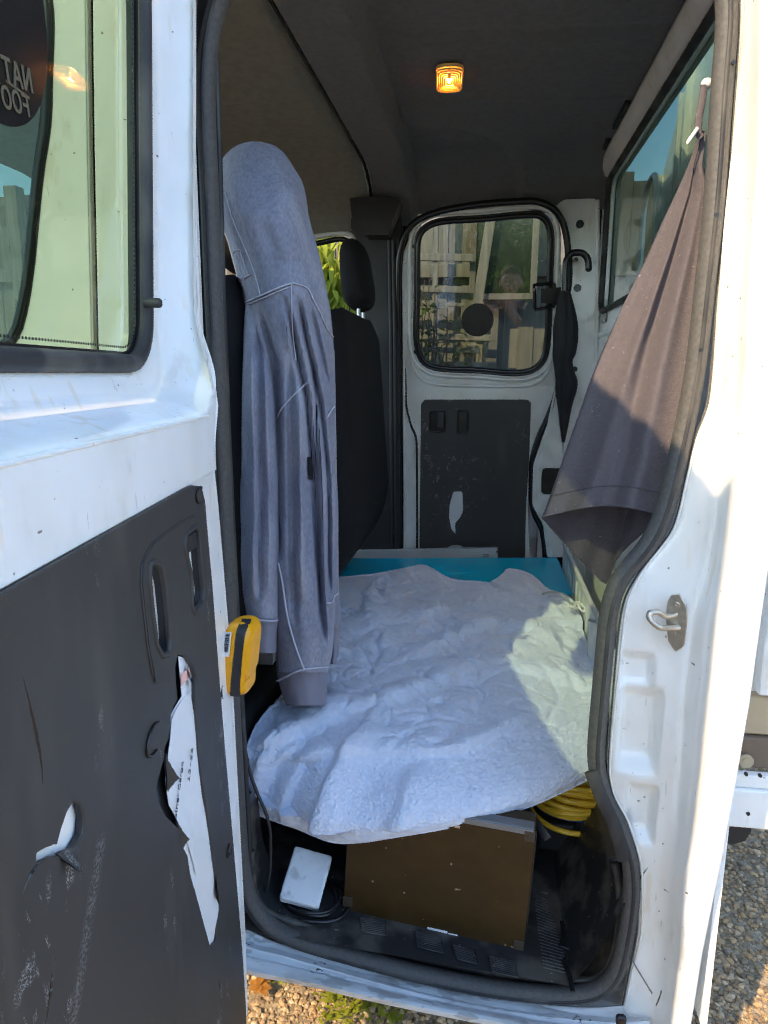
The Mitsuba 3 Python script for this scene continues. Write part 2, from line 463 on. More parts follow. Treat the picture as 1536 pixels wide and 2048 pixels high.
uc = u[None, :]
zr = Q[:, :, 2]
Q[..., 1] += .011 * np.exp(-((uc - .40) / .035) ** 2) * np.clip((1.50 - zr) / .08, 0, 1) * np.clip((zr - .82) / .08, 0, 1)
Q[..., 1] += .006 * np.exp(-((uc - .52) / .03) ** 2) * np.clip((zr - .55) / .08, 0, 1)
press(Q, 1283, 1470, 0.034, 0.078, 0.030, 10)
press(Q, 1285, 1640, 0.026, 0.055, 0.028, 10)
press(Q, 1278, 1350, 0.028, 0.030, 0.016, 8)
press(Q, 1300, 1200, 0.016, 0.060, -0.003, 2)
press(Q, 1385, 1765, 0.016, 0.05, 0.010, 2)
press(Q, 1420, 1500, 0.010, 0.25, 0.003, 2)
add('van__rear_pillar', grid(Q), 'white_paint', smooth=50, label='white painted pillar with the latch loop beside the doorway')
for pts in ([(1254, 1902), (1276, 1940), (1304, 1986)], [(1320, 1900), (1326, 1960), (1312, 2010)]):
    add('van__rear_pillar__seam', tube(spl([aty(x, y, yy) + (0, -.001, 0) for (x, y), yy in zip(pts, (1.268, 1.258, 1.246))], 20), .0013, 5), 'seal_rubber', smooth=True)
# drip groove line beside the seal
f = PchipInterpolator(JY, JS)(ys)
g = np.array([aty(a + 9 + 3 * math.sin(b / 90), b, 1.270) for a, b in zip(f, ys)])
add('van__rear_pillar__trim_strip', tube(g[8:-14], 0.0022, 6), 'white_paint', smooth=True)
g = np.array([aty(a + 3, b, 1.279) for a, b in zip(f, ys)])
add('van__rear_pillar__trim_strip', tube(g[8:-14], 0.0018, 6), 'seal_rubber', smooth=True)
for x, y in ((1466, 125), (1432, 430), (1401, 700)):
    add('van__rear_pillar__plug', disc(aty(x, y, 1.262), (0, -1, 0), 0.0032, 0.006, 12), 'gloss_black')
# latch loop (striker)
sc = aty(1353, 1245, 1.236)
pl = [(1345, 1192), (1358, 1190), (1371, 1212), (1372, 1245), (1366, 1290), (1352, 1300), (1340, 1280), (1336, 1240), (1338, 1205)]
n_ = np.array([-0.45, -0.89, 0.0]); n_ /= np.linalg.norm(n_)
ux = np.cross([0, 0, 1.0], n_); ux = ux / np.linalg.norm(ux) * -1
pp = [at(x, y, n_, n_ @ sc) for x, y in pl]
poly = sg.Polygon([((q - sc) @ ux, (q - sc)[2]) for q in pp])
uyv = np.array([0, 0, 1.0])
if np.cross(ux, uyv) @ n_ < 0:
    poly = shapely.affinity.scale(poly, -1, 1, origin=(0, 0)); ux = -ux
add('van__striker', plate(poly.buffer(.003), 0.008, sc - n_ * 0.004, ux, uyv, 0.0025), 'steel', smooth=45, label='bare steel latch loop bolted to the white pillar')
ax = lambda px, py, k: at(px, py, n_, n_ @ (sc + n_ * k))
lp = [ax(1352, 1228, .002), ax(1335, 1233, .018), ax(1312, 1224, .038), ax(1300, 1226, .046), ax(1298, 1233, .048), ax(1316, 1253, .045), ax(1335, 1256, .022), ax(1358, 1256, .002)]
add('van__striker__loop', tube(spl(lp, 50), 0.0052, 12), 'steel', smooth=True)
for x, y in ((1351, 1212), (1343, 1268)):
    c = ax(x, y, 0.006)
    add('van__striker__screw', [disc(c, n_, 0.0068, 0.004, 18), disc(c + n_ * .002, n_, 0.003, 0.003, 6)], 'steel', smooth=40)

# ---- sill step under the opening
SX = [430, 500, 560, 620, 700, 800, 900, 1000, 1100, 1180, 1240, 1300]
S0 = [1815, 1862, 1888, 1905, 1928, 1955, 1980, 2000, 2011, 2016, 2012, 1990]
S1 = [1845, 1890, 1905, 1922, 1944, 1971, 1995, 2014, 2029, 2037, 2040, 2036]
S3 = [1905, 1942, 1954, 1965, 1984, 2006, 2027, 2046, 2066, 2078, 2086, 2092]
xs = np.linspace(430, 1300, 120)
ip = lambda S: PchipInterpolator(SX, S)(xs)
s0, s1, s3 = ip(S0), ip(S1), ip(S3)
rows = []
for pyv, yv in ((s0 + 2, 1.286), (s0, 1.278), (s1 - 5, 1.268), (s1, 1.258), (s1 + 5, 1.243), (s1 * .58 + s3 * .42, 1.236), (s1 * .50 + s3 * .50, 1.220), (s3 - 8, 1.205), (s3, 1.198)):
    rows.append(np.array([aty(a, b, yv) for a, b in zip(xs, pyv)]))
last = rows[-1]
rows.append(last + (0, 0.002, -0.012)); rows.append(last + (0, 0.012, -0.018)); rows.append(last + (0, 0.2, -0.02))
P = np.stack(rows, 0)
P[:, :, 2] += 0.0016 * np.sin(P[:, :, 0] * 9)[:] * 0.5
Wv = [0, .08, .2, .32, .4, .56, .64, .74, .8, .86, .92, 1]
P = PchipInterpolator(Wv, P, axis=0)(np.unique(np.r_[np.linspace(0, 1, 40), Wv]))
add('van__sill_step', grid(P), 'sill_paint', smooth=40, label='scuffed white sill step under the doorway')
for x, y, r in ((650, 1952, .016), (1075, 2030, .010)):
    c = aty(x, y, 1.221)
    pts = [(c[0] + r * (1 + .3 * math.sin(3 * t + x)) * math.cos(t) * 1.3, c[1] + r * .55 * math.sin(t)) for t in np.linspace(0, 6.2, 18)]
add('van__sill_step__plug', rbox((.02, .012, .022), .005, aty(1242, 2040, 1.212)), 'gloss_black', smooth=40)

# ---- floor, dark footwell and underside
ZF = lambda x: 0.443 - 0.06 * x
gx = np.linspace(-2.3, 0.44, 60); gy = np.linspace(1.268, 3.10, 50)
X, Y = np.meshgrid(gx, gy, indexing='ij')
Z = ZF(np.clip(X, -.6, .5)) + 0.006 * meshkit.fbm(np.stack([X * 6, Y * 6, X * 0], -1), 3) + 0.02 * np.clip((1.30 - Y) / .03, 0, 1) * 0
wallx = np.interp(Y, [1.27, 1.36, 1.6, 3.1], [0.235, 0.235, 0.23, 0.23])
k = np.clip((X - wallx) / 0.11, 0, 1)
Z = Z + 0.32 * k ** 0.8
add('van__floor_mat', grid(np.stack([X, Y, Z], -1)), 'floor_rubber', smooth=60, label='worn black rubber floor mat in the footwell')
add('van__underbody', box((-2.3, 1.95, 0.36), (0.40, 3.2, 0.385)), 'dark_plastic')
_b = seal[(seal[:, 2] < .74)]
_i = np.argsort(np.arctan2(_b[:, 2] - 1.3, _b[:, 0] + .1))
_b = _b[_i]
_c = np.array([-.10, 0, .9])
add('van__floor_mat__skirt', grid(np.stack([_b + (_c - _b) * (k, 0, k) + (0, d, 0) for k, d in ((-.02, .002), (-.01, .018), (-.01, .03), (-.01, .08), (-.01, .14))])), 'floor_rubber', smooth=60)
# raised tread pads with ribs near the sill
pads = [((905, 1893), (948, 1900), (956, 1928), (915, 1920)), ((978, 1912), (1030, 1920), (1036, 1950), (985, 1942)), ((720, 1848), (770, 1852), (772, 1880), (726, 1876)), ((830, 1870), (880, 1878), (890, 1910), (836, 1900))]
for q in pads:
    c4 = [atz(x, y, 0.448) for x, y in q]
    c4 = [np.array([v[0], v[1], ZF(v[0]) + .006]) for v in c4]
    ms = [tube(np.array([c4[0], c4[1], c4[2], c4[3], c4[0]]), 0.0022, 5)]
    for t in np.linspace(.12, .88, 7):
        ms.append(tube(np.array([c4[0] * (1 - t) + c4[3] * t, c4[1] * (1 - t) + c4[2] * t]), 0.0016, 4))
    add('van__floor_mat__tread_pad', ms, 'floor_rubber', smooth=True)
q = [(1066, 1788), (1095, 1800), (1142, 1945), (1086, 1935)]
c4 = [atz(x, y, .44) for x, y in q]
c4 = [np.array([v[0], v[1], ZF(v[0]) + .006]) for v in c4]
ms = []
for t in np.linspace(0, 1, 24):
    ms.append(tube(np.array([c4[0] * (1 - t) + c4[3] * t, c4[1] * (1 - t) + c4[2] * t]), 0.0019, 4))
add('van__floor_mat__tread_pad', ms, 'floor_rubber', smooth=True)
# inner lip of the mat at the sill
lip = np.array([aty(x, y, 1.31) for x, y in ((500, 1700), (505, 1770), (530, 1822), (600, 1850), (700, 1880), (850, 1917), (1000, 1945), (1100, 1958), (1180, 1962), (1215, 1940), (1232, 1880), (1240, 1800), (1228, 1720))])
add('van__floor_mat__rim', tube(spl(lp := lip, 160), 0.010, 8, flat=(1, .9), up=(0, 1, 0)), 'floor_rubber', smooth=True)
# torn crack with a loose flap
c = [atz(x, y, .452) for x, y in ((1124, 1835), (1130, 1868), (1120, 1885), (1150, 1895), (1128, 1915), (1140, 1945), (1146, 1975))]
add('van__floor_mat__tear', tube(np.array([[v[0], v[1], ZF(v[0]) + .012] for v in c]), 0.0035, 5, flat=(1.4, .5), up=(0, 0, 1)), 'gloss_black')

# ---- roof lining (plane about z = 2.45) with beam, seam and ridges
gx = np.unique(np.r_[np.linspace(-0.47, 0.43, 80), [-.345, -.335, -.30]]); gy = np.linspace(1.26, 3.06, 300)
X, Y = np.meshgrid(gx, gy, indexing='ij')


def roof_z(X, Y):
    z = 2.455 - 0.045 * np.clip((-.305 - X) / .018, 0, 1)
    z = z - 0.17 * np.clip((Y - 2.72) / 0.33, 0, 1) ** 2.2
    z = z - 0.07 * np.clip((1.48 - Y) / 0.2, 0, 1) ** 2
    for yr, w, d in ((1.93, .028, .012), (2.36, .004, -.005), (1.60, .02, -.006)):
        z = z + d * np.exp(-((Y - yr - .05 * X) / w) ** 2) * (X > -.31)
    r = np.hypot((X + .36) / .46, (Y - 3.05) / .55)
    z = z - 0.016 * np.clip((r - .97) / .06, 0, 1) * np.clip((1.45 - r) / .4, 0, 1) * (X > -.30)
    return z + 0.0015 * meshkit.noise(np.stack([X * 9, Y * 9, X * 0], -1))


add('van__roof_lining', grid(np.stack([X, Y, roof_z(X, Y)], -1)), 'felt', smooth=50, label='dark grey felt roof lining')
gx = np.linspace(-1.75, -0.487, 40)
X, Y = np.meshgrid(gx, gy, indexing='ij')
Z = 2.424 - 0.05 * np.clip((-.55 - X) / 1.2, 0, 1) - 0.20 * np.clip((Y - 2.60) / 0.45, 0, 1) ** 2 - 0.07 * np.clip((1.48 - Y) / 0.2, 0, 1) ** 2
Z += 0.012 * np.clip((X + .50) / .013, 0, 1)
add('van__front_roof_lining', grid(np.stack([X, Y, Z], -1)), 'front_felt', smooth=50, label='olive grey felt lining over the front seats')
sl = np.array([[-0.480, y, float(roof_z(np.array(-.47), np.array(y))) + .004] for y in np.linspace(1.27, 3.03, 60)])
add('van__roof_lining__seam', tube(sl, 0.006, 6), 'gloss_black', smooth=True)
add('van__roof', [box((-1.9, 1.215, 2.50), (0.48, 3.24, 2.56), .02), box((-1.9, 1.215, 2.30), (0.40, 1.245, 2.505)), box((-1.9, 3.10, 2.30), (0.46, 3.2, 2.505))], 'white_paint', smooth=40)

# ---- dome lamp: amber lens rings, lit bulb
LC = np.array([-0.132, 2.14, 2.452])
yaw_l = rot([0, 0, 1], 4)


def onroof(a, z):
    a = np.asarray(a, float)
    v = np.c_[a, np.full(len(a), 0.0)] @ yaw_l.T
    return LC + v + (0, 0, z)


mat('amber', (0.94, 0.64, 0.27), 0.35, 0.5)
scene['amber_clear'] = {'type': 'thindielectric', 'int_ior': 1.49, 'specular_transmittance': rgb(0.98, 0.80, 0.48)}
o = rrect(-.037, -.084, .037, .084, .028, 8)
dish = [onroof(o * s, z) for s, z in ((1.0, -.004), (1.0, -.012), (.86, -.010), (.6, -.003), (.05, -.001))]
add('van__dome_lamp', grid(np.stack(dish), cu=True), 'amber', smooth=40, label='lit amber dome lamp on the dark roof lining')
for i, s in enumerate((.95, .80, .65, .50, .35)):
    add('van__dome_lamp__lens_ring', tube(onroof(rrect(-.037 * s, -.084 * s, .037 * s, .084 * s, .028 * s, 8), -.016 - .003 * (1 - s)), 0.0021, 6, closed=True), 'amber', smooth=True)
o2 = [onroof(o * s, z) for s, z in ((1.0, -.010), (.97, -.0165), (.8, -.0185), (.4, -.0195), (.02, -.020))]
add('van__dome_lamp__lens', grid(np.stack(o2), cu=True), 'amber_clear', smooth=40)
scene['van__dome_lamp__bulb'] = mikit.ply(tube(np.array([LC + yaw_l @ np.array([0, t, -.0085]) for t in np.linspace(-.004, .030, 8)]), [.001, .004, .0048, .0048, .0048, .0048, .004, .001], 10), 'white_plastic', smooth=True)
scene['van__dome_lamp__bulb']['emitter'] = {'type': 'area', 'radiance': rgb(8.5, 5.9, 2.4)}
add('van__dome_lamp__bulb_cap', tube(np.array([LC + yaw_l @ np.array([0, t, -.0085]) for t in (-.022, -.006)]), .0055, 10), 'gloss_black')

# ---- rear cab wall with its window
RX = 0.43
hole = sg.Polygon(rrect(1.36, 1.885, 2.94, 2.365, .05))
wall = sg.box(1.29, 0.75, 3.12, 2.47)
mk = lambda poly, t, x: plate(poly, t, (x, 0, 0), (0, 1, 0), (0, 0, 1))
add('van__rear_wall', mk(wall.difference(hole), 0.02, RX), 'white_paint', label='white rear cab wall with a tinted window')
add('van__rear_wall__outer_skin', mk(sg.box(1.25, 0.4, 3.2, 2.5).difference(hole.buffer(.004)), 0.012, RX + .026), 'white_paint')
add('van__rear_wall__window', mk(hole.buffer(.008), 0.001, RX + 0.012), 'tinted_glass', label='green tinted rear window behind the hanging top')
scene['van__rear_wall__window'] = mikit.ply(tm((np.array([[RX + .012, a, b] for a, b in ((1.35, 1.875), (2.95, 1.875), (2.95, 2.375), (1.35, 2.375))]), np.array([[0, 1, 2, 3]]))), 'tinted_glass')
ring = np.array([(RX - .006, a, b) for a, b in rrect(1.36, 1.885, 2.94, 2.365, .05)])
add('van__rear_wall__window_rubber', tube(even(ring, 140, True), 0.011, 8, closed=True), 'rubber', smooth=True)
# rail over the window, and a bracket with slots
gy = np.linspace(1.29, 3.1, 30)
add('van__rear_wall__rail', grid(np.stack([np.stack([np.full_like(gy, RX - dx), gy, np.full_like(gy, z)], 1) for dx, z in ((.002, 2.375), (.020, 2.380), (.034, 2.400), (.040, 2.425), (.034, 2.448), (.0, 2.47))], 0)), 'white_paint', smooth=60)
for y0, y1 in ((2.40, 2.62), (2.75, 2.9)):
    add('van__rear_wall__clip', box((RX - .052, y0, 2.440), (RX - .038, y1, 2.456), .003), 'dark_plastic', smooth=40)
# pressed swages and a slot below the window
for z in (1.80, 1.30):
    add('van__rear_wall__swage', tube(np.array([(RX + .004, y, z) for y in np.linspace(1.4, 3.0, 10)]), .012, 8), 'white_paint', smooth=True)
c = atx(1210, 636, RX)
add('van__rear_wall__slot', rbox((.008, .11, .035), .003, (RX - .002, c[1], c[2])), 'gloss_black', smooth=40)
c = atx(1098, 962, RX - .12)

# ---- far corner pillar with three holes
yp = 2.985
pl = [(1112, 410), (1128, 398), (1192, 396), (1197, 620), (1192, 700), (1187, 800), (1180, 1115), (1094, 1115), (1086, 1050), (1064, 1010), (1066, 930), (1108, 810), (1128, 700), (1140, 560), (1134, 480)]
poly = sg.Polygon([(aty(x, y, yp)[0], aty(x, y, yp)[2]) for x, y in pl]).buffer(-.006).buffer(.006)
back = lambda poly, t, y, bv=0: plate(poly, t, (0, y, 0), (1, 0, 0), (0, 0, 1), bv)   # grows towards -y
add('van__far_pillar', back(poly, 0.03, yp + .03, 0.005), 'white_paint', smooth=40, label='white far pillar with round holes')
for x, y, r in ((1160, 448, .015), (1155, 576, .015), (1150, 448 + 290, .010)):
    c = aty(x, y, yp - .002)
    add('van__far_pillar__hole', [disc(c, (0, -1, 0), r, .003, 20)], 'gloss_black')
add('van__far_pillar__ridge', tube(np.array([aty(x, y, yp) for x, y in ((1195, 400), (1196, 620), (1192, 700), (1183, 1000))]), .008, 8), 'white_paint', smooth=True)
add('van__far_pillar__ridge', tube(np.array([aty(x, y, yp) for x, y in ((1118, 640), (1115, 760), (1096, 850), (1080, 930), (1082, 1000), (1102, 1060), (1106, 1112))]), .004, 8), 'white_paint', smooth=True)
c = aty(1100, 962, yp - .004)
add('van__far_pillar__pocket', back(sg.Polygon(rrect(c[0] - .035, c[2] - .055, c[0] + .06, c[2] + .055, .018)), .012, yp, .003), 'gloss_black', smooth=40)
# body behind the far door and above it
add('van__far_side', [back(sg.box(-2.0, .4, 0.46, 2.5).difference(sg.box(-.345, .42, .30, 2.38)).difference(sg.Polygon(rrect(-1.55, 1.66, -.555, 2.235, .07))), .02, 3.13)], 'gloss_black')

# ---- far sliding/hinged door: tilted upper half with the window, lower half with the trim panel
tl = math.radians(6.3)
un = np.array([0, math.cos(tl), math.sin(tl)]); uz2 = np.array([0, -math.sin(tl), math.cos(tl)]); O2 = np.array([0, 3.05, 1.60])


def uv2(px, py, k=0.0):
    """(x, up) on the tilted upper half of the far door, k metres in front of it."""
    q = at(px, py, un, un @ O2 - k) - (O2 - un * k)
    return q[0], q @ uz2


def up3(x, v, k=0.0):
    return O2 - un * k + np.array([x, 0, 0]) + uz2 * v


outl = [(806, 790), (805, 700), (803, 560), (806, 505), (820, 470), (850, 446), (900, 432), (1000, 419), (1050, 417), (1085, 425), (1108, 445), (1120, 480), (1125, 560), (1120, 680), (1108, 790)]
og = sg.Polygon([uv2(*q) for q in outl]).union(sg.box(-.34, -.02, .285, .05)).buffer(.01).buffer(-.01)
wnd = [(838, 700), (836, 600), (836, 500), (842, 468), (864, 450), (950, 440), (1060, 431), (1085, 436), (1097, 455), (1099, 520), (1092, 690), (1083, 722), (1060, 740), (960, 739), (880, 735), (852, 725)]
wp = spl([uv2(*q) for q in wnd], 120, closed=True)
wg = sg.Polygon(wp)
ring3 = lambda pts, k: np.array([up3(a, b, k) for a, b in pts])
add('van__far_door', [plate(og.difference(wg), .03, O2 + un * .03, (1, 0, 0), uz2, .006)], 'white_paint', smooth=45, label='closed white far side door with a tinted window')
og2 = np.array(wg.buffer(.032).exterior.coords)[:-1]
add('van__far_door__window_frame', tube(even(ring3(og2, 0.002), 160, True), .010, 8, closed=True), 'white_paint', smooth=True)
add('van__far_door__window_rubber', [tube(even(ring3(wp, .004), 160, True), .0105, 8, closed=True), tube(even(ring3(np.array(wg.buffer(.012).exterior.coords)[:-1], .001), 160, True), .006, 6, closed=True)], 'gloss_black', smooth=True)
b = wg.buffer(.004).bounds
gl = np.array(wg.buffer(.004).exterior.coords)[:-1][::-1]
cen = np.array(wg.centroid.coords[0])
vv = np.vstack([[up3(*cen, -.006)], ring3(gl, -.006)])
ff = np.array([[0, 1 + i, 1 + (i + 1) % len(gl)] for i in range(len(gl))])
add('van__far_door__window', tm((vv, ff)), 'privacy_glass', label='tinted far door window with a round black sticker')
add('van__far_door__sticker', plate(sg.Point(*uv2(955, 640)).buffer(.0655, 24), .0012, O2 + un * .003, (1, 0, 0), uz2), 'gloss_black', label='round black sticker on the far window')
for x, y in ((828, 493), (831, 704)):
    q = uv2(x, y)
    add('van__far_door__screw', disc(up3(*q, .004), un, .0075, .004, 14), 'gloss_black')
# pressed bead under the window
bead = [(822, 690), (826, 728), (842, 756), (875, 769), (960, 772), (1050, 772), (1085, 757), (1102, 720), (1108, 660)]
add('van__far_door__bead', tube(spl([up3(*uv2(*q), .002) for q in bead], 60), .008, 8), 'white_paint', smooth=True)
# lower half
lo = [(806, 745), (1112, 745), (1108, 800), (1090, 850), (1068, 890), (1058, 940), (1056, 1010), (1060, 1130), (806, 1130)]
lg = sg.Polygon([(aty(x, y, 3.05)[0], aty(x, y, 3.05)[2]) for x, y in lo])
trim = [(850, 799), (1056, 799), (1062, 805), (1059, 900), (1052, 1020), (1049, 1160), (838, 1160), (840, 1000), (842, 807)]
tg = sg.Polygon([(aty(x, y, 3.046)[0], aty(x, y, 3.046)[2]) for x, y in trim]).buffer(-.008).buffer(.008)
lg = lg.union(sg.box(-.34, .42, .13, 1.0))
add('van__far_door__lower_panel', [back(lg, .03, 3.08, .006)], 'white_paint', smooth=45)
holep = sg.Polygon([(aty(x, y, 3.046)[0], aty(x, y, 3.046)[2]) for x, y in ((907, 983), (925, 983), (926, 1022), (920, 1035), (912, 1044), (910, 1048), (911, 1068), (903, 1058), (898, 1035), (899, 1012))])
r1 = sg.Polygon([(aty(x, y, 3.046)[0], aty(x, y, 3.046)[2]) for x, y in ((860, 824), (891, 824), (890, 865), (860, 862))]).buffer(-.006).buffer(.006)
r2 = sg.Polygon([(aty(x, y, 3.046)[0], aty(x, y, 3.046)[2]) for x, y in ((916, 822), (936, 822), (935, 866), (915, 866))]).buffer(-.006).buffer(.006)
add('van__far_door__trim_panel', back(tg.difference(holep).difference(r1).difference(r2), .010, 3.052, .003), 'door_trim', smooth=40, label='black trim panel on the far door, torn at a small white hole')
add('van__far_door__torn_patch', back(holep.buffer(.01), .002, 3.0488), 'white_film')
for r in (r1, r2):
    c = np.array(r.exterior.coords)[:-1]
    add('van__far_door__handle_recess', [back(r.buffer(.006), .002, 3.049), tube(even(np.c_[c[:, 0], np.full(len(c), 3.041), c[:, 1]], 40, True), .0045, 6, closed=True)], 'gloss_black', smooth=True)
c = np.array(r1.centroid.coords[0])
add('van__far_door__latch_lever', rbox((.03, .012, .075), .004, (c[0] + .012, 3.040, c[1] + .008)), 'dark_plastic', smooth=40)
# step lines left of the trim and lower sill
add('van__far_door__ridge', tube(spl([aty(x, y, 3.046) for x, y in ((811, 700), (812, 800), (822, 850), (833, 880), (834, 960), (834, 1110))], 40), .0045, 6), 'gloss_black', smooth=True)
add('van__far_door__ridge', tube(spl([aty(x, y, 3.043) for x, y in ((808, 700), (808, 830), (809, 960), (809, 1110))], 30), .006, 6), 'white_paint', smooth=True)
# seal of the far door
fs = [(800, 1115), (798, 1000), (797, 800), (796, 640), (797, 530), (806, 478), (836, 440), (900, 418), (1000, 405), (1060, 402), (1100, 413), (1126, 446), (1136, 500), (1138, 580), (1130, 690), (1112, 790), (1098, 830), (1076, 880), (1064, 930), (1063, 1000), (1070, 1030), (1084, 1060), (1090, 1120)]
fs3 = []
for x, y in fs:
    fs3.append(up3(*uv2(x, y, .012), .012) if y < 760 else aty(x, y, 3.036))
add('van__far_door_seal', tube(spl(fs3, 200), .0145, 10, flat=(.9, 1), up=(0, 1, 0)), 'gloss_black', smooth=True)
# belt bracket clamped at the window's rear edge
q = lambda x, y, k: up3(*uv2(x, y, k), k)
fr = [q(1068, 570, .03), q(1108, 566, .03), q(1110, 612, .03), q(1070, 620, .03)]
add('van__window_latch', [tube(even(np.array(fr), 24, True), .007, 6, closed=True), tm(trimesh.convex.convex_hull(np.array([q(x, y, k) for x, y in ((1082, 578), (1122, 574), (1122, 608), (1082, 606)) for k in (.02, .05)])))], 'gloss_black', smooth=35, label='black belt bracket at the edge of the far window')

# ---- far middle pillar, dark trim
pil = np.array([[aty(x, y, 3.0)[0], aty(x, y, 3.0)[2]] for x, y in ((700, 395), (800, 395), (806, 470), (800, 520), (800, 1125), (690, 1125), (740, 900), (716, 520), (712, 480), (700, 455))])
add('van__far_middle_pillar', back(sg.Polygon(pil), .06, 3.06, .01), 'dark_plastic', smooth=40, label='dark trim of the far middle pillar')
for x in (782, 790):
    add('van__far_middle_pillar__ridge', tube(np.array([aty(x + d, y, 2.99) for d, y in ((-4, 480), (0, 700), (2, 1100))]), .010, 8), 'dark_plastic', smooth=True)
c = [aty(x, y, 2.9) for x, y in ((700, 396), (776, 392), (800, 402), (776, 470), (730, 470), (704, 440))]
add('van__belt_guide', tm(trimesh.convex.convex_hull(np.array([p + (0, d, 0) for p in c for d in (0, .1)]))), 'dark_plastic', smooth=30, label='dark belt guide box above the far headrest')
# passenger door far side: rim of its window, lit pale
rim = spl([aty(x, y, 3.06) for x, y in ((560, 480), (630, 474), (680, 466), (704, 472), (712, 490), (712, 520))], 50)
add('van__passenger_door', tube(rim, .012, 8), 'white_plastic', smooth=True)
add('van__passenger_door__rubber', tube(spl([aty(x, y, 3.075) for x, y in ((560, 492), (630, 487), (680, 478), (697, 484), (704, 500), (704, 530))], 50), .012, 8), 'gloss_black', smooth=True)

# ---- front seats
def seat(key, y0, y1, lab, hr, xo=0.0):
    z0, z1 = 0.925, 1.84
    P = []
    for v in np.linspace(0, 1, 40):
        ring = rrect(-.085, y0, .085, y1, .06, 8)
        edge = 1 - max(0, v - .93) / .07 * .35 if v > .93 else 1
        cx = xo - .445 - .040 * v - .16 * max(0, 1 - v / .34) ** 2
        wy = (y0 + y1) / 2
        P.append([[cx + a * edge * (1 - .25 * v), wy + (b - wy) * (1 - .08 * v ** 3) * edge ** .3, z0 + (z1 - z0) * v + (.02 * math.sin(b * 9) * max(0, v - .8) * 5)] for a, b in ring])
    P.append([[xo - .488, (y0 + y1) / 2, z1 + .004]] * len(ring))
    add(key, grid(np.array(P), cu=True), 'seat_cloth', smooth=60, label=lab)
    add(key + '__base', box((xo - 1.0, y0, .45), (xo - .43, y1, .86), .03), 'seat_cloth', smooth=40)
    if hr:
        yc, w = hr
        th = np.linspace(0, 2 * math.pi, 32, endpoint=False)
        P = []
        for v in np.linspace(0, 1, 30):
            s = max(.02, 1 - abs(2 * v - 1) ** 4) ** .5
            P.append(np.stack([xo - .462 - .030 * v + .062 * s * (1 - .25 * v) * np.sign(np.cos(th)) * np.abs(np.cos(th)) ** .8, yc + w * s * np.sin(th), np.full(32, 1.865 + .25 * v)], 1))
        add(key + '__headrest', grid(np.array(P), cu=True), 'seat_cloth', smooth=60)
        for d in (-.05, .05):
            add(key + '__headrest_post', tube(np.array([(xo - .462, yc + d, 1.80), (xo - .462, yc + d, 1.90)]), .007, 10), 'aluminium', smooth=True)


seat('van__driver_seat', 2.05, 2.84, 'black front seat back with a headrest, on the far side', (2.62, .125))
seat('van__near_seat', 1.42, 1.96, 'dark front seat behind the hanging sweatshirt', (1.66, .125), -.10)
# pale plastic cover low on the seat
c = [aty(x, y, 2.1) for x, y in ((677, 1018), (690, 1008), (690, 1085), (677, 1110))]
add('van__driver_seat__side_cover', tm(trimesh.convex.convex_hull(np.array([p + (0, d, 0) for p in c for d in (0, .03)]))), 'grey_plastic')
c = [aty(x, y, 1.75) for x, y in ((505, 1290), (545, 1290), (545, 1330), (508, 1328))]
add('van__near_seat__side_cover', tm(trimesh.convex.convex_hull(np.array([p + (0, d, 0) for p in c for d in (0, .03)]))), 'grey_plastic')

# ---- near middle pillar: inner trim and outside skin, front door outside
ycol = 1.288
tr = [(395, -60), (432, -60), (424, 60), (432, 300), (440, 600), (452, 900), (462, 1100), (478, 1400), (492, 1650), (500, 1790), (440, 1790), (380, 1200), (360, 600)]
add('van__middle_pillar', back(sg.Polygon([(aty(x, y, ycol)[0], aty(x, y, ycol)[2]) for x, y in tr]).buffer(.004), .02, ycol + .03, .006), 'rubber', smooth=40, label='dark middle pillar beside the open door')
gap_x = lambda z: np.interp(z, [1.695, 2.014, 2.224, 2.42], [-.691, -.674, -.661, -.648])
gz = [.42, 1.2, 1.695, 1.85, 2.014, 2.12, 2.224, 2.42]
sk = sg.Polygon([(-.494, 2.42), (-.494, .42)] + [(gap_x(z) + .0045, z) for z in gz])
add('van__middle_pillar__outer_skin', back(sk, .02, 1.226, .005), 'white_paint', smooth=40, label='white outside of the middle pillar, green through the door glass')
fdw = sg.Polygon(spl([(-1.62, 1.682), (-1.2, 1.682), (-.93, 1.684), (-.872, 1.690), (-.845, 1.712), (-.829, 1.745), (-.812, 1.80), (-.790, 1.90), (-.768, 2.0), (-.752, 2.06), (-.742, 2.14), (-.736, 2.26), (-.78, 2.31), (-1.4, 2.31), (-1.62, 2.0)], 120, closed=True))
fd = sg.Polygon([(-1.75, 2.42), (-1.75, .42)] + [(gap_x(z) - .0045, z) for z in gz])
add('van__front_door', back(fd.difference(fdw), .02, 1.226, .006), 'white_paint', smooth=40, label='white front door seen green through the tinted glass')
c = np.array(fdw.exterior.coords)[:-1]
add('van__front_door__window_rubber', tube(even(np.c_[c[:, 0], np.full(len(c), 1.208), c[:, 1]], 120, True), .011, 8, closed=True), 'gloss_black', smooth=True)
vv = np.vstack([[[-1.25, 1.216, 2.0]], np.c_[c[:, 0], np.full(len(c), 1.216), c[:, 1]]])
add('van__front_door__window', tm((vv, np.array([[0, 1 + (i + 1) % len(c), 1 + i] for i in range(len(c))]))), 'clear_glass')
add('van__front_door__seam', back(sg.Polygon([(gap_x(z) - .02, z) for z in gz] + [(gap_x(z) + .02, z) for z in gz[::-1]]), .008, 1.236), 'gloss_black')
# cab front: windscreen, dash, firewall
W0 = np.array([[-1.75, 1.25, 2.40], [-1.75, 3.08, 2.40], [-2.35, 3.08, 1.55], [-2.35, 1.25, 1.55]])
add('van__windscreen', tm((W0, np.array([[0, 1, 2, 3]]))), 'clear_glass')
add('van__dashboard', [box((-2.4, 1.25, .42), (-1.75, 3.1, 1.50), .04)], 'dark_plastic', smooth=40)

